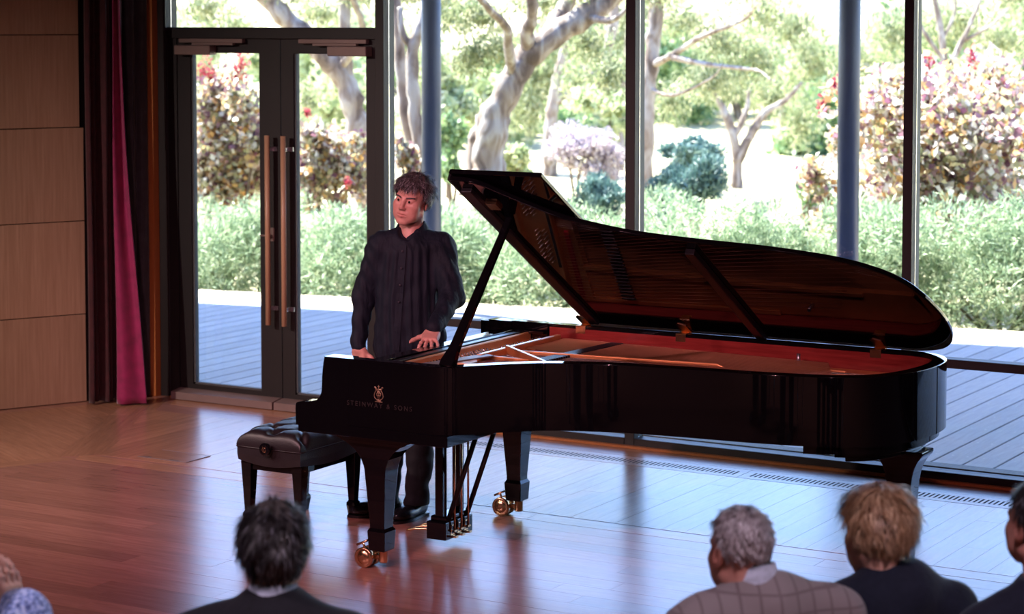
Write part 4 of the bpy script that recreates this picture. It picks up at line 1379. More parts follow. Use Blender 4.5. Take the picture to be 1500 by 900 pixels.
# --- listeners seated in the front rows, backs to the camera
MAT['chair_fabric'] = cloth('chair_fabric', (.05, .03, .035), .9, folds=.05)
SIGHT = Matrix.Rotation(R(30.6), 3, 'Z') @ Matrix.Rotation(R(90) - math.atan(0.064), 3, 'X')   # axes of the photographer's view
def spot(px_, py_, depth):
    """place in the room or garden: a bearing and elevation seen from the photographer's seat, and a real distance in metres"""
    v = SIGHT @ Vector(((px_ - 750) / 3218, -(py_ - 236) / 3218, -1.0))
    return Vector((0.0, 0.0, 2.55)) + v * depth
def chair_under(loc, rz, label):
    c = empty('auditorium_chair', (loc[0], loc[1], 0), rz)
    tag(c, label, 'chair')
    bevel(MB().box((-.23, -.20, .40), (.23, .24, .452)).build('seat', MAT['chair_fabric'], c), .015)
    bevel(MB().box((-.22, -.30, .50), (.22, -.255, .80)).build('backrest', MAT['chair_fabric'], c), .012)
    for sx in (-1, 1):
        MB().tube([(sx * .20, .20, -.0015), (sx * .20, .20, .40)], .012, 8).build('leg', MAT['steel'], c)
        MB().tube([(sx * .20, -.20, -.0015), (sx * .20, -.24, .40), (sx * .20, -.285, .56)], .012, 8).build('leg', MAT['steel'], c)
def listener(loc, rz, label, top, bottom, skin_m, hairm, hairargs, sh_w=.20, sh_z=.93, yaw=0, pitch=0, roll=0, lean=0.0, collar=None, hands=None, top_name='jacket', head_dx=0.0, arms=None, wide=1.0, tilt=0.0, res=.0075, chair_label=None, neck_h=.0):
    """loc is the point on the floor under the head; local +y is where the person faces"""
    hz = loc[2]
    HM = Matrix.Translation((head_dx, 0, hz)) @ Matrix.Rotation(R(180), 4, 'Z') @ rotm(yaw, pitch, roll)
    hv, hf = head_vf(.0036, True, .004, (0, .03, -.22), True, wide)
    fl = head_flush(hv)
    parts = [(xform(hv, HM), hf)]
    y0 = -.045 - lean
    S = SDF((-.34, -.30, .02), (.34, .60, hz - .1), .016)
    S.chain([(head_dx * .5, y0 + .02, sh_z + .05), (0, y0, .70), (0, y0 - .02, .52)], [.055, .10, .11], .05)
    for s in (-1, 1):
        S.chain([(s * .10, y0, .52), (s * .11, y0 + .43, .50), (s * .11, y0 + .46, .08)], [.07, .05, .035], .03)
    parts.append(S.surface())
    if hands is None:
        hands = [((s * .12, y0 + .30, .60), (-s * .5, .9, -.15), (0, .1, 1), -s) for s in (-1, 1)]
    arms = arms or [[(s * sh_w, y0, sh_z - .03), (s * (sh_w + .05), y0 + .06, .68), (s * .14, y0 + .27, .615)] for s in (-1, 1)]
    for o_, f_, b_, s in hands:
        hv2, hf2 = hand_vf(s, (.22, .22, .25, .3), .10, .0036)
        parts.append((xform(hv2, frame_to(o_, f_, b_)), hf2))
    p = mk_skin('person', parts, skin_m, (loc[0], loc[1], 0), rz, fl)
    tag(p, label, 'person')
    # upper garment
    S = SDF((-.42, -.34, .42), (.42, .48, sh_z + .20), res)
    S.ell((0, y0, .80), (sh_w * .90, .125, .22), .05)
    S.ell((0, y0 - .01, .60), (.175, .135, .20), .06)
    for s in (-1, 1):
        S.cone((s * .05 + head_dx * .3, y0 + .005, sh_z - .015), (s * (sh_w - .035), y0, sh_z - .050 - s * tilt), .076, .068, .06)
    S.cone((0, y0 + .005, sh_z - .01), (head_dx * .55, y0 + .02, sh_z + .045), .10, .064, .05)
    for i, a_ in enumerate(arms):
        q = [Vector(v) for v in a_]; q[0].z += tilt * (1 if i == 0 else -1) - .035; q[0].x *= .93
        S.chain([q[0], q[1], q[2]], [.068, .060, .048], .06)
    S.box((head_dx * .6, y0 + .03, sh_z + .165), (.11, .12, .075), .01, .0, None, True)
    V, F = S.surface()
    V = push(V, F, (wob(V, .0035, 13, 11) + .003 * np.sin(V[:, 2] * 40 + V[:, 0] * 35)).astype(np.float32))
    g = link_mesh(top_name, fast_mesh(top_name, V, F), top, p)
    S = SDF((-.30, -.30, .05), (.30, .60, .72), .012)
    S.ell((0, y0, .55), (.185, .15, .10), .05)
    for s in (-1, 1):
        S.chain([(s * .10, y0, .535), (s * .115, y0 + .43, .52), (s * .115, y0 + .45, .11)], [.092, .072, .058], .04)
    link_mesh('trousers', fast_mesh('trousers', *S.surface()), bottom, p)
    for s in (-1, 1):
        S = SDF((-.08, -.12, -.01), (.08, .26, .13), .006)
        S.ell((0, -.02, .045), (.038, .06, .055), .02); S.ell((0, .10, .034), (.044, .11, .034), .03)
        S.box((0, .07, -.03), (.1, .3, .0305), .001, .0, None, True)
        Vs, Fs = S.surface()
        link_mesh('shoe', fast_mesh('shoe', Vs + np.array((s * .115, y0 + .45, -.0012), np.float32), Fs), MAT['shoe'], p)
    if collar is not None:
        b = MB(); rg = []
        cx, cy = head_dx * .55, y0 + .022
        for z_, rx, o_ in ((sh_z + .035, .070, 0), (sh_z + .085 + neck_h, .064, .004), (sh_z + .088 + neck_h, .066, .004), (sh_z + .050, .079, 0)):
            rg.append([(cx + rx * math.sin(2 * math.pi * k / 28), cy + o_ - rx * 1.05 * math.cos(2 * math.pi * k / 28), z_ - .022 * (1 - math.cos(2 * math.pi * k / 28)) * .5) for k in range(28)])
        b.loft(rg, False).build('collar', collar, g)
    hair(p, HM, hairm, **hairargs)
    chair_under((loc[0] - math.sin(rz) * (y0 + .0), loc[1] + math.cos(rz) * (y0 + .0)), rz, chair_label)
    return p

def short_back(d):                                   # short hair: nape to forehead, clear of the ears and face
    x_, y_, z_ = d
    if -y_ > .30: return z_ - .42
    if -y_ > -.15: return z_ - (.42 - (.30 + y_) * 1.0) if abs(x_) > .5 else z_ - .35
    return z_ + .72
MAT['hair_dark'] = hair_mat('dark_brown_hair', [(0, (.010, .008, .009)), (.7, (.022, .018, .019)), (.9, (.08, .075, .085)), (1, (.20, .20, .24))])
MAT['hair_silver'] = hair_mat('silver_hair', [(0, (.16, .13, .13)), (.5, (.36, .32, .33)), (1, (.62, .60, .64))], .5)
MAT['hair_blond'] = hair_mat('blond_hair', [(0, (.23, .11, .055)), (.45, (.42, .25, .14)), (1, (.66, .46, .30))])
MAT['navy'] = cloth('navy_wool', (.010, .013, .028), .85, folds=.18)
MAT['black_suit'] = cloth('black_suit', (.008, .008, .013), .8, folds=.15)
MAT['pale_shirt'] = cloth('pale_blue_shirt', (.42, .46, .56), .75, folds=.05)
def check_cloth():
    m, N, L, b = new_mat('taupe_window_check'); setp(b, rough=.85, sheen=.1)
    tc = N.new('ShaderNodeTexCoord'); sp = N.new('ShaderNodeSeparateXYZ'); L.new(tc.outputs['Object'], sp.inputs[0])
    out = None
    for ax in ('X', 'Z'):
        m1 = N.new('ShaderNodeMath'); m1.operation = 'MULTIPLY'; m1.inputs[1].default_value = 2 * math.pi / .052; L.new(sp.outputs[ax], m1.inputs[0])
        m2 = N.new('ShaderNodeMath'); m2.operation = 'SINE'; L.new(m1.outputs[0], m2.inputs[0])
        m3 = N.new('ShaderNodeMath'); m3.operation = 'GREATER_THAN'; m3.inputs[1].default_value = .93 if ax == 'Z' else .90; L.new(m2.outputs[0], m3.inputs[0])
        if out is None: out = m3
        else:
            m4 = N.new('ShaderNodeMath'); m4.operation = 'MAXIMUM'; L.new(out.outputs[0], m4.inputs[0]); L.new(m3.outputs[0], m4.inputs[1]); out = m4
    mx = N.new('ShaderNodeMix'); mx.data_type = 'RGBA'; mx.inputs['A'].default_value = (.22, .19, .195, 1); mx.inputs['B'].default_value = (.15, .12, .125, 1)
    L.new(out.outputs[0], mx.inputs['Factor']); L.new(mx.outputs['Result'], b.inputs['Base Color'])
    return m
MAT['check'] = check_cloth()
def mottled():
    m, N, L, b = new_mat('daylit_mottled_knit'); setp(b, rough=.9, sheen=.2)
    tc = N.new('ShaderNodeTexCoord'); nz = N.new('ShaderNodeTexNoise'); nz.inputs['Scale'].default_value = 85; nz.inputs['Detail'].default_value = 3
    L.new(tc.outputs['Object'], nz.inputs['Vector']); rp = ramp(N, [(.36, (.05, .08, .24)), (.50, (.26, .38, .78)), (.64, (.58, .70, .95))]); L.new(nz.outputs['Fac'], rp.inputs['Fac'])  # pale knit; the blue of the daylight is put into its colour
    L.new(rp.outputs['Color'], b.inputs['Base Color'])
    return m
MAT['mottled'] = mottled()

def place(px_, py_, depth):
    p = spot(px_, py_, depth); return (p.x, p.y, p.z)
listener(place(401, 813, 5.95), YAW + R(-2), 'dark-haired man in a black jacket seated facing the bench', MAT['black_suit'], MAT['trousers'], MAT['skin'], MAT['hair_dark'],
         dict(seed=21, n=4200, length=.055, line=short_back, puff=.022, curl=.35, lift=.55, width=.0016, grow=(1.04, 1.0, 1.06)), sh_w=.235, sh_z=.935, yaw=6, collar=MAT['pale_shirt'], chair_label='upholstered chair under the dark-haired man in black', neck_h=.020)
listener(place(1113, 808, 6.05), YAW + R(12), 'silver-haired man in a taupe checked jacket with pale collar', MAT['check'], MAT['trousers'], MAT['skin_old'], MAT['hair_silver'],
         dict(root='silver_root', seed=22, n=3600, length=.026, line=short_back, puff=.008, curl=.3, lift=.45, width=.0013), sh_w=.225, sh_z=.965, yaw=10, pitch=8, roll=0, collar=MAT['pale_shirt'], head_dx=-.055, tilt=-.012, neck_h=.022, chair_label='upholstered chair under the silver-haired man in the checked jacket')
def bob(d):
    x_, y_, z_ = d
    if -y_ > .25: return z_ - .40
    if -y_ > -.05: return z_ - (.40 - (.25 + y_) * 2.6)
    return z_ + .86
listener(place(1309, 782, 6.30), YAW + R(5), 'woman with short blond hair in a navy top seated near the tail', MAT['navy'], MAT['trousers'], MAT['skin'], MAT['hair_blond'],
         dict(root='blond_root', seed=23, n=6500, length=.075, line=bob, puff=.020, curl=.22, lift=.28, width=.0018, grow=(1.07, 1.08, 1.06)), sh_w=.185, sh_z=.925, yaw=24, pitch=10, roll=-5, collar=MAT['navy'], top_name='top', head_dx=-.045, chair_label='upholstered chair under the blond woman in navy', neck_h=.012)
listener(place(1523, 772, 6.15), YAW + R(12), 'person in a dark slate shirt at the end of the row by the window', MAT['navy'], MAT['trousers'], MAT['skin_old'], MAT['hair_dark'],
         dict(seed=24, n=3000, length=.04, line=short_back, puff=.012, curl=.3, lift=.4, width=.0014), sh_w=.20, sh_z=.915, yaw=10, chair_label='upholstered chair at the end of the row by the window', top_name='shirt')
# applauding listener whose raised hands and mottled sleeve show at the edge
yl = YAW
el = place(-62, 800, 5.75)
listener(el, yl, 'person in a mottled knit coloured as if in blue daylight raising both hands to applaud', MAT['mottled'], MAT['trousers'], MAT['skin'], MAT['hair_dark'],
         dict(seed=25, n=2500, length=.05, line=short_back, puff=.014, curl=.3, lift=.4), sh_w=.20, sh_z=.90, top_name='knit_top', chair_label='upholstered chair under the applauding person',
         hands=[((.085, .205, .925), (.02, .10, 1), (.85, -.5, 0), -1), ((.020, .235, .925), (.10, .12, 1), (-.85, .45, .1), 1)],
         arms=[[(-.20, -.045, .87), (-.16, .10, .68), (.015, .225, .86)], [(.19, -.045, .90), (.168, .02, .985), (.09, .185, .90)]])

# ------------------------------------------------------------------ stage lighting hung from the ceiling behind the audience
def stage_lamp(loc, aim, watts, col, label, size=52, rad=.06):
    t = empty('stage_light', loc)
    tag(t, label, 'stage light', 'stage lights under the ceiling')
    d = (Vector(aim) - Vector(loc)).normalized(); Mx = d.to_track_quat('Z', 'Y').to_matrix().to_4x4()
    MB().lathe([(.05, -.20), (.085, -.18), (.09, .05), (.105, .07), (.105, .12)], 20, Mx).build('barrel', MAT['black_satin'], t)
    MB().lathe([(.001, .118), (.095, .119), (.095, .122), (.001, .124)], 20, Mx).build('lens', emitter('lamp_lens', col, 1.5), t)
    MB().tube([(0, 0, 0), (0, 0, CEIL - loc[2])], .012, 8).build('stem', MAT['black_satin'], t)
    ld = bpy.data.lights.new('stage_beam', 'SPOT'); ld.energy = watts; ld.color = col; ld.spot_size = R(size); ld.spot_blend = .9; ld.shadow_soft_size = rad
    lo = bpy.data.objects.new('stage_beam', ld); COL.objects.link(lo); lo.parent = t
    lo.location = d * .13; lo.rotation_euler = d.to_track_quat('-Z', 'Y').to_euler()
stage_lamp((-8.2, 3.2, 4.1), (-6.9, 8.9, .6), 265, (1.0, .48, .60), 'black stage light aimed at the piano keyboard')
stage_lamp((-4.2, 3.0, 4.1), (-6.0, 9.2, 1.0), 345, (1.0, .42, .50), 'black stage light aimed at the pianist')
stage_lamp((-10.5, 4.0, 4.1), (-8.6, 9.6, .6), 530, (1.0, .78, .70), 'black stage light aimed at the timber wall')
stage_lamp((-1.5, 4.2, 4.1), (-4.6, 9.3, .9), 140, (1.0, .36, .48), 'black stage light aimed at the open lid')

def downlight(loc, watts, col, label):
    t = empty('ceiling_downlight', (loc[0], loc[1], CEIL)); tag(t, label, 'ceiling light', 'house lights over the audience')
    MB().lathe([(.10, -.02), (.14, -.018), (.14, 0)], 24).build('rim', MAT['frame_side'], t)
    MB().lathe([(.001, -.021), (.098, -.021), (.098, -.0195), (.001, -.019)], 24).build('diffuser', emitter('house_lamp', col, 2), t)
    ld = bpy.data.lights.new('house_beam', 'SPOT'); ld.energy = watts; ld.color = col; ld.spot_size = R(105); ld.spot_blend = .8; ld.shadow_soft_size = .12
    lo = bpy.data.objects.new('house_beam', ld); COL.objects.link(lo); lo.parent = t; lo.location = (0, 0, -.03)
downlight((-4.6, 2.6, 0), 170, (1.0, .76, .92), 'round ceiling downlight over the dark-haired listener')
downlight((-1.2, 3.6, 0), 270, (1.0, .76, .92), 'round ceiling downlight over the listeners near the tail')

# ------------------------------------------------------------------ garden
def bark(name, a, b, c):
    m, N, L, bs = new_mat(name); setp(bs, rough=.85)
    tc = N.new('ShaderNodeTexCoord'); mp = N.new('ShaderNodeMapping'); mp.inputs['Scale'].default_value = (2.2, 2.2, .9); L.new(tc.outputs['Object'], mp.inputs[0])
    nz = N.new('ShaderNodeTexNoise'); nz.inputs['Scale'].default_value = 2.2; nz.inputs['Detail'].default_value = 5; nz.inputs['Distortion'].default_value = 1.2; L.new(mp.outputs[0], nz.inputs['Vector'])
    rp = ramp(N, [(.34, a), (.47, b), (.62, c)]); L.new(nz.outputs['Fac'], rp.inputs['Fac']); L.new(rp.outputs['Color'], bs.inputs['Base Color'])
    bp = N.new('ShaderNodeBump'); bp.inputs['Strength'].default_value = .5; bp.inputs['Distance'].default_value = .04; L.new(nz.outputs['Fac'], bp.inputs['Height']); L.new(bp.outputs[0], bs.inputs['Normal'])
    return m
MAT['bark'] = bark('mottled_gum_bark', (.085, .055, .042), (.20, .145, .115), (.34, .30, .275))
MAT['twig'] = plain('brown_twig', (.10, .065, .045), .9, var=.3)
MAT['gum_leaf'] = leafy('gum_leaf', [(0, (.10, .14, .065)), (.45, (.23, .27, .13)), (.8, (.39, .40, .22)), (1, (.54, .51, .33))], .4)
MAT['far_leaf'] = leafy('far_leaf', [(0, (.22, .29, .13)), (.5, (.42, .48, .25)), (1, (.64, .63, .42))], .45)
MAT['green_leaf'] = leafy('green_leaf', [(0, (.08, .15, .06)), (.6, (.20, .31, .13)), (1, (.38, .46, .22))], .4)
MAT['blue_leaf'] = leafy('blue_leaf', [(0, (.045, .10, .095)), (.6, (.10, .19, .17)), (1, (.20, .30, .27))], .25)
MAT['lilac_leaf'] = leafy('lilac_leaf', [(0, (.30, .24, .27)), (.6, (.50, .42, .46)), (1, (.68, .62, .62))], .35)
MAT['smoke_leaf'] = leafy('smoke_leaf', [(0, (.16, .06, .11)), (.16, (.34, .19, .22)), (.32, (.26, .27, .15)), (.50, (.52, .48, .30)), (.68, (.64, .34, .10)), (.80, (.62, .56, .52)), (1, (.80, .77, .72))], .45, .35)
MAT['red_leaf'] = leafy('red_leaf', [(0, (.30, .02, .05)), (.6, (.48, .07, .10)), (1, (.62, .25, .18))], .4)
MAT['juniper'] = leafy('juniper_spray', [(0, (.11, .19, .11)), (.5, (.30, .40, .24)), (1, (.60, .67, .45))], .25, .55)
MAT['concrete'] = plain('grey_bollard', (.16, .17, .19), .7, var=.1)

def leaf_cloud(cent, rad, n, L, W, seed, up=(0, 0, 0), shell=.5, out=.4):
    """n diamond leaves spread over ellipsoidal clumps"""
    r = nrand(seed); cent = np.array(cent, float).reshape(-1, 3); rad = np.array(rad, float)
    rad = np.broadcast_to(rad, cent.shape) if rad.ndim < 2 else rad
    w = np.prod(rad, axis=1) ** (2 / 3); k = r.choice(len(cent), n, p=w / w.sum())
    d = r.normal(size=(n, 3)); d /= np.linalg.norm(d, axis=1, keepdims=True)
    q = r.uniform(shell, 1, (n, 1))
    P = cent[k] + d * rad[k] * q
    t = r.normal(size=(n, 3)) + d * out + np.array(up); t /= np.linalg.norm(t, axis=1, keepdims=True)
    s = np.cross(t, r.normal(size=(n, 3))); s /= np.linalg.norm(s, axis=1, keepdims=True)
    nn = np.cross(s, t)
    ln = L * r.uniform(.6, 1.3, (n, 1)); wd = W * r.uniform(.6, 1.3, (n, 1))
    V = np.stack([P - t * ln / 2, P + s * wd / 2 + nn * wd * .15, P + t * ln / 2, P - s * wd / 2 + nn * wd * .15], 1).reshape(-1, 3)
    return V, np.arange(n * 4, dtype=np.int32).reshape(-1, 4)
def foliage(parent, mat, *a, name='foliage', **k):
    V, F = leaf_cloud(*a, **k)
    base = np.array(parent.location)
    o = link_mesh(name, fast_mesh(name, V - base, F, False), mat, parent); o['kind'] = 'stuff'
    return o
def limb(m, path, r0, r1, seed, n=9, per=5):
    pts = spline(path, per); k = len(pts); rr = random.Random(seed)
    rad = [(r0 + (r1 - r0) * i / (k - 1)) * rr.uniform(.9, 1.12) for i in range(k)]
    m.tube([p + Vector((rr.uniform(-1, 1), rr.uniform(-1, 1), 0)) * r0 * .12 for p in pts], rad, n)
def gum(label, limbs, clumps, n, seed, size=(.11, .022), mat='gum_leaf', group=None, bark_m='bark'):
    """limbs: list of (pixel path with depths, r0, r1); clumps: (px, py, depth, rpx, rpy)"""
    b0 = spot(*limbs[0][0][0]); base = Vector((b0.x, b0.y, gz(b0.x, b0.y) - .02))
    t = empty('gum_tree', base); tag(t, label, 'tree', group)
    for i, (path, r0, r1) in enumerate(limbs):
        m = MB(); pts = [spot(*q) for q in path]
        if i == 0: pts = [base.copy()] + pts
        limb(m, [p - base for p in pts], r0, r1, seed + i)
        m.build('trunk' if i == 0 else 'branch', MAT[bark_m], t)
    if clumps:
        c = []; rd = []
        for (x_, y_, dp, rx, ry) in clumps:
            p = spot(x_, y_, dp); c.append(p); k = dp / 3218; rd.append((rx * k, rx * k, ry * k))
        foliage(t, MAT[mat], c, rd, n, size[0], size[1], seed, up=(0, 0, -1.1), shell=.15, out=.1)
    return t
def bush(name, label, cat, px_, py_, dp, rx, ry, n, mat, size, seed, group=None, lumps=9, up=(0, 0, .4), core=True, stem=True):
    """a shrub about rx x ry pixels half-size at that distance, standing on the ground"""
    c = spot(px_, py_, dp); k = dp / 3218; r = random.Random(seed)
    base = Vector((c.x, c.y, gz(c.x, c.y) - .02))
    t = empty(name, base); tag(t, label, cat, group)
    hw, hh = rx * k, ry * k
    cs = []; rs = []
    for i in range(lumps):
        a = r.uniform(0, 6.28); q = r.uniform(.1, .78); zq = r.uniform(-.75, .72)
        cs.append(c + Vector((math.cos(a) * hw * q, math.sin(a) * hw * q, zq * hh))); f = r.uniform(.26, .50)
        rs.append((hw * f, hw * f, hh * f))
    foliage(t, MAT[mat], cs, rs, n, size[0], size[1], seed, up=up, shell=.12, out=.6)
    if stem:
        for i in range(4):
            m = MB(); e = cs[i % len(cs)] - base
            limb(m, [Vector((0, 0, 0)), e * .5 + Vector((r.uniform(-.1, .1), r.uniform(-.1, .1), .1)), e], .03, .01, seed + i, 6)
            m.build('stem', MAT['twig'], t)
    return t, cs, rs

# gum trees
gum('leaning mottled gum tree seen through the glass door nearer the pianist',
    [([(538, 300, 27), (532, 260, 27), (524, 185, 27), (508, 125, 27), (470, 75, 27), (432, 38, 27), (395, 0, 27), (350, -60, 27)], .17, .11),
     ([(512, 140, 27), (507, 80, 27), (505, 20, 27), (500, -50, 27)], .085, .06), ([(495, 105, 27), (530, 50, 26.6), (520, 5, 26.3), (500, -40, 26)], .05, .03)],
    [(300, 10, 28, 60, 40), (345, 40, 29, 50, 30), (470, 20, 28, 60, 30), (450, 150, 29, 30, 40), (415, -20, 27, 60, 30), (530, -10, 27, 50, 30)], 5200, 31)
gum('slender twin-stemmed gum tree between the doors and the steel post',
    [([(632, 300, 25), (618, 225, 25), (607, 150, 25), (604, 75, 25), (622, 25, 25), (640, -30, 25)], .10, .06),
     ([(622, 260, 25.4), (596, 175, 25.4), (588, 100, 25.4), (584, 30, 25.4), (570, -40, 25.4)], .085, .06),
     ([(605, 70, 25), (590, 50, 25), (585, 10, 25)], .05, .03)],
    [(590, -10, 26, 50, 30), (650, 20, 27, 50, 40)], 1800, 41)
gum('big mottled gum tree with a thick forked trunk in the middle window',
    [([(712, 290, 24), (716, 245, 24), (722, 185, 24), (742, 135, 24), (772, 85, 24), (815, 50, 24), (860, 22, 24), (905, -10, 24), (950, -50, 24)], .20, .10),
     ([(694, 290, 24.3), (700, 225, 24.3), (708, 190, 24.2), (722, 155, 24.1)], .15, .10),
     ([(775, 80, 24), (772, 48, 23.8), (780, 20, 23.6), (778, -30, 23.4)], .085, .05),
     ([(800, 62, 24), (822, 20, 24.2), (845, -20, 24.4)], .12, .07),
     ([(752, 115, 24), (745, 70, 23.6), (742, 40, 23.4), (715, 12, 23), (690, -20, 22.8)], .06, .03),
     ([(858, 24, 24), (895, 30, 23.6), (920, 12, 23.4)], .05, .02)],
    [(700, 20, 25, 60, 40), (735, 70, 26, 50, 35), (690, 85, 26, 40, 40), (860, 60, 26, 45, 40), (890, 110, 27, 40, 50), (800, 0, 25, 70, 30), (850, -25, 24, 60, 30), (660, -10, 26, 50, 30)], 8200, 51)
gum('pale gum tree with spreading bare limbs beside the rounded blue-green shrub',
    [([(944, 300, 30), (946, 230, 30), (948, 150, 30), (956, 70, 30), (964, 0, 30), (970, -50, 30)], .13, .09),
     ([(953, 97, 30), (990, 78, 29.5), (1028, 54, 29), (1088, 30, 28.5), (1110, 5, 28)], .055, .012), ([(985, 84, 29.5), (1040, 95, 29), (1085, 100, 28.6), (1112, 104, 28.3), (1130, 118, 28)], .045, .008),
     ([(950, 128, 30), (985, 140, 29.6), (1040, 116, 29), (1058, 95, 28.8)], .03, .008)],
    [(1000, 30, 31, 60, 40), (1060, 60, 31, 55, 45), (1110, 90, 31, 45, 50), (1040, 120, 31, 60, 35), (980, 150, 32, 40, 40), (1120, 20, 30, 60, 40), (960, -10, 30, 60, 30), (1070, -20, 29, 60, 30)], 9500, 61)
gum('distant forked gum tree standing by the sunlit path',
    [([(1080, 262, 42), (1078, 215, 42), (1062, 165, 42), (1050, 140, 42), (1045, 105, 42)], .13, .04), ([(1079, 240, 42), (1098, 200, 42), (1122, 165, 42), (1152, 146, 42), (1175, 120, 42)], .11, .03), ([(1076, 200, 42), (1092, 165, 42), (1098, 130, 42)], .07, .03)],
    [(1050, 130, 43, 50, 30), (1130, 140, 43, 50, 40), (1170, 180, 44, 40, 50), (1190, 90, 43, 60, 60), (1160, 40, 42, 60, 50)], 5200, 71, size=(.16, .04))
gum('distant straight twin-trunked gum tree rising behind the lilac bush',
    [([(892, 255, 40), (889, 190, 40), (886, 110, 40), (900, 20, 40), (905, -30, 40)], .12, .08), ([(908, 250, 40.5), (913, 180, 40.5), (920, 90, 40.5), (925, 0, 40.5)], .10, .07),
     ([(893, 150, 40), (870, 110, 40), (850, 95, 40)], .05, .02)],
    [(880, 60, 41, 60, 50), (905, 110, 41, 40, 60), (850, 120, 42, 40, 40), (930, 20, 41, 50, 50)], 4800, 81, size=(.15, .04))
gum('distant reddish gum tree beside the big forked gum',
    [([(806, 230, 44), (806, 185, 44), (812, 140, 44), (820, 100, 44), (835, 50, 44)], .16, .08), ([(812, 150, 44), (845, 130, 44), (862, 100, 44), (880, 70, 44)], .10, .05)],
    [(790, 110, 45, 50, 40), (830, 60, 45, 60, 40), (770, 160, 45, 40, 40)], 4200, 91, size=(.16, .045))
gum('fine-branched pale gum tree rising over the red-leaved bush',
    [([(1385, 200, 34), (1385, 120, 34), (1380, 60, 34), (1370, 0, 34), (1360, -40, 34)], .07, .04), ([(1384, 110, 34), (1410, 60, 34), (1432, 10, 34), (1445, -30, 34)], .05, .02),
     ([(1384, 90, 34), (1350, 40, 34), (1335, -10, 34)], .04, .02), ([(1412, 60, 34), (1455, 35, 34), (1480, 10, 34)], .03, .015), ([(1380, 60, 34), (1398, 20, 34), (1400, -20, 34)], .03, .015)],
    [(1400, 30, 36, 70, 40), (1470, 60, 36, 60, 40), (1310, 50, 36, 60, 50), (1260, 90, 37, 50, 50), (1480, -10, 35, 60, 40)], 6500, 95, size=(.13, .03))
# wooded slope far behind: each tree its own crown and trunk
rb = random.Random(12)
for i in range(22):
    px_ = 230 + i * 60 + rb.uniform(-20, 20); dp = rb.uniform(52, 74); cy_ = rb.uniform(70, 170)
    c = spot(px_, cy_, dp); base = Vector((c.x, c.y, gz(c.x, c.y) - .1)); k = dp / 3218
    t = empty('slope_tree', base)
    tag(t, 'hazy yellow-green tree on the wooded slope far behind the garden' if i % 3 else 'fresh green tree on the wooded slope far behind the garden', 'tree', 'yellow-green trees on the far slope' if i % 3 else 'fresh green trees on the far slope')
    m = MB(); limb(m, [Vector((0, 0, 0)), Vector((rb.uniform(-.4, .4), 0, (c.z - base.z) * .5)), c - base], .16, .06, 200 + i, 7); m.build('trunk', MAT['bark'], t)
    cs = []; rs = []
    for q in range(7):
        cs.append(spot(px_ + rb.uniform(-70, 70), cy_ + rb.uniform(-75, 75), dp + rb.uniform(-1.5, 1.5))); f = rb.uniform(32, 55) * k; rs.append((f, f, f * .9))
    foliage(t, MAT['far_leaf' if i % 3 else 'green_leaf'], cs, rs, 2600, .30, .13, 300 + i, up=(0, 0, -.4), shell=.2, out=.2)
# middle-distance shrubs
bush('dark_shrub', 'dark green shrub behind the steel post and big gum trunk', 'shrub', 662, 215, 33, 40, 55, 2600, 'green_leaf', (.12, .06), 401)
bush('yellow_shrub', 'bright yellow-green shrub between the big gum and the lilac bush', 'shrub', 760, 245, 30, 40, 45, 2400, 'far_leaf', (.10, .05), 402)
bush('lilac_bush', 'pale lilac-grey flowering bush in the middle window', 'shrub', 850, 222, 31, 72, 42, 5200, 'lilac_leaf', (.08, .05), 403, lumps=12)
bush('blue_shrub', 'small blue-green needle-leaved shrub in front of the lilac bush', 'shrub', 868, 290, 25, 62, 38, 5200, 'blue_leaf', (.12, .02), 404, lumps=12, up=(0, 0, 1.0))
bush('blue_shrub', 'large rounded blue-green shrub at the foot of the pale gum', 'shrub', 990, 285, 24, 66, 52, 8000, 'blue_leaf', (.12, .02), 405, lumps=14, up=(0, 0, 1.0))
bush('dark_shrub', 'dark blue-green shrub rising behind the large rounded one', 'shrub', 1020, 245, 27, 58, 42, 5200, 'blue_leaf', (.12, .03), 406, lumps=12, up=(0, 0, .6))
bush('pale_shrub', 'low pale shrub beside the sunlit path and the bollards', 'shrub', 1185, 290, 31, 35, 35, 1500, 'green_leaf', (.10, .05), 407)
bush('pale_shrub', 'light green shrub behind the leaning gum tree', 'shrub', 430, 200, 36, 60, 70, 3200, 'far_leaf', (.14, .07), 408)
bush('pale_shrub', 'fresh green shrub between the post and the twin-stemmed gum', 'shrub', 655, 130, 38, 60, 70, 3000, 'far_leaf', (.16, .08), 409)
bush('pale_shrub', 'light green shrub under the distant twin-trunked gum', 'shrub', 890, 180, 38, 70, 50, 3000, 'far_leaf', (.14, .07), 410)
# smoke bushes with purple, orange and green leaves
t, cs, rs = bush('smoke_bush', 'tall purple and orange smoke bush behind the glass door nearer the curtain', 'shrub', 335, 215, 24.6, 72, 115, 6500, 'smoke_leaf', (.085, .07), 421, lumps=26)
foliage(t, MAT['red_leaf'], [spot(298, 105, 24.6), spot(345, 125, 24.6), spot(352, 95, 24.6), spot(310, 115, 24.6)], [(.11, .11, .26)] * 4, 420, .06, .03, 422, up=(0, 0, .6), shell=.1, name='red_shoots')
t, cs, rs = bush('smoke_bush', 'low purple and orange smoke bush behind the glass door nearer the pianist', 'shrub', 480, 250, 24.4, 64, 72, 4400, 'smoke_leaf', (.085, .07), 423, lumps=22)
foliage(t, MAT['red_leaf'], [spot(508, 268, 23.6), spot(450, 165, 24.4)], [(.05, .05, .07)] * 2, 90, .05, .03, 424, up=(0, 0, .6), shell=.1, name='red_shoots')
bush('smoke_bush', 'small orange-leaved smoke bush between the doors and the steel post', 'shrub', 596, 235, 24.3, 26, 62, 1100, 'smoke_leaf', (.085, .07), 425, lumps=7)
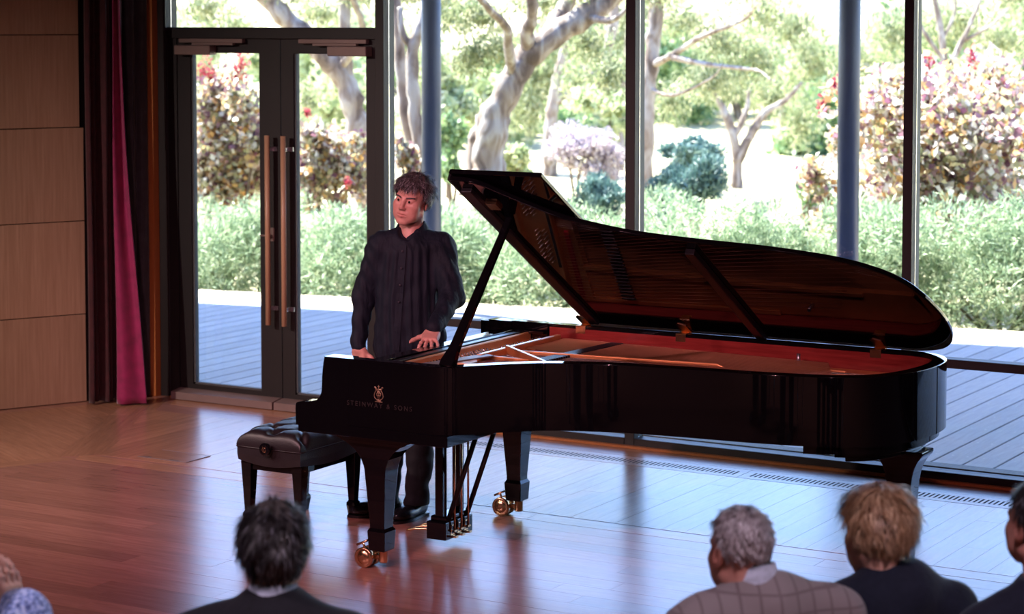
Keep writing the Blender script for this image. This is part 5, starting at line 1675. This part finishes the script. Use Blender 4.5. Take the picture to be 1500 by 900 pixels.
t, cs, rs = bush('smoke_bush', 'large orange and purple leaved smoke bush behind the tail of the piano', 'shrub', 1375, 235, 22.0, 190, 155, 19000, 'smoke_leaf', (.095, .075), 426, lumps=52)
foliage(t, MAT['smoke_leaf'], [spot(1195, 260, 22.0), spot(1235, 210, 22.0), spot(1215, 310, 22.0), spot(1255, 330, 22.0), spot(1270, 160, 22.0)], [(.22, .22, .26), (.2, .2, .25), (.2, .2, .22), (.22, .22, .2), (.16, .16, .22)], 1500, .08, .06, 427, up=(0, 0, .3), shell=.1, name='side_shoots')
foliage(t, MAT['red_leaf'], [spot(1222, 125, 22.0), spot(1205, 150, 22.0), spot(1360, 95, 22.0), spot(1425, 85, 22.0), spot(1470, 130, 22.0), spot(1440, 160, 22.0)], [(.07, .07, .14)] * 6, 260, .06, .04, 428, up=(0, 0, .6), shell=.1, name='red_shoots')
# juniper hedge along the deck
rj = random.Random(9)
MAT['juniper_wood'] = plain('dark_brown_juniper_twigs', (.07, .065, .04), .95, var=.3)  # dark brown wood of the inner stems
JL = ['at the hedge end beyond the orange timber jamb', 'below the tall smoke bush, behind the door nearer the curtain', 'below the low smoke bush, behind the door nearer the pianist',
      'beside the steel post behind the pianist', 'below the small blue-green shrub and lilac bush', 'in front of the large rounded blue-green shrub',
      'in front of the two bollards by the path', 'beside the steel post behind the piano tail', 'under the large smoke bush behind the piano tail', 'just past the large smoke bush']
for i in range(1, 11):
    xc = -15.6 + i * 1.05; yc = edgeY(xc) + 1.75 + rj.uniform(-.12, .2); h = .92 + rj.uniform(-.07, .09); hw = .80 + rj.uniform(-.05, .1)
    t = empty('juniper_shrub', (xc, yc, gz(xc, yc) + .0)); z0 = t.location.z
    tag(t, 'feathery juniper mound ' + JL[i - 1], 'shrub', 'juniper mounds of the low hedge')
    cs = []; rs = []
    for q in range(22):
        if q < 9: a = q * 2 * math.pi / 9; qq = .60; zq = .16 + .22 * (q % 2)
        elif q < 15: a = q * 1.05; qq = .38; zq = .60
        else: a = rj.uniform(0, 6.28); qq = rj.uniform(.0, .7); zq = rj.uniform(.55, 1)
        f = rj.uniform(.30, .44)
        cs.append((xc + math.cos(a) * hw * qq, yc + math.sin(a) * hw * 1.15 * qq, z0 + .16 + zq * (h - .06))); rs.append((f, f, f * .72))
    foliage(t, MAT['juniper'], cs, rs, 17500, .092, .0125, 500 + i, up=(0, 0, .55), shell=.5, out=1.1, name='sprays')
    m = MB()
    for q in range(7):
        e = Vector(cs[q]) - t.location
        limb(m, [Vector((0, 0, 0)), e * .5 + Vector((0, 0, -.05)), e], .03, .01, 700 + i * 9 + q, 5, 3)
    o = m.build('stems', MAT['juniper_wood'], t); o['kind'] = 'stuff'
# bollards by the path
for px_, lab in ((1110, 'square grey bollard by the path nearer the blue-green shrub'), (1122, 'square grey bollard by the path nearer the pale shrub')):
    c = spot(px_, 318, 31); gzv = gz(c.x, c.y)
    t = empty('bollard', (c.x, c.y, gzv)); tag(t, lab, 'bollard', 'bollards by the path')
    bevel(MB().box((-.045, -.045, -.02), (.045, .045, c.z + .21 - gzv)).build('shaft', MAT['concrete'], t), .008)
    MB().prism([(-.05, -.05), (.05, -.05), (.05, .05), (-.05, .05)], c.z + .205 - gzv, c.z + .23 - gzv).build('cap', MAT['concrete'], t)
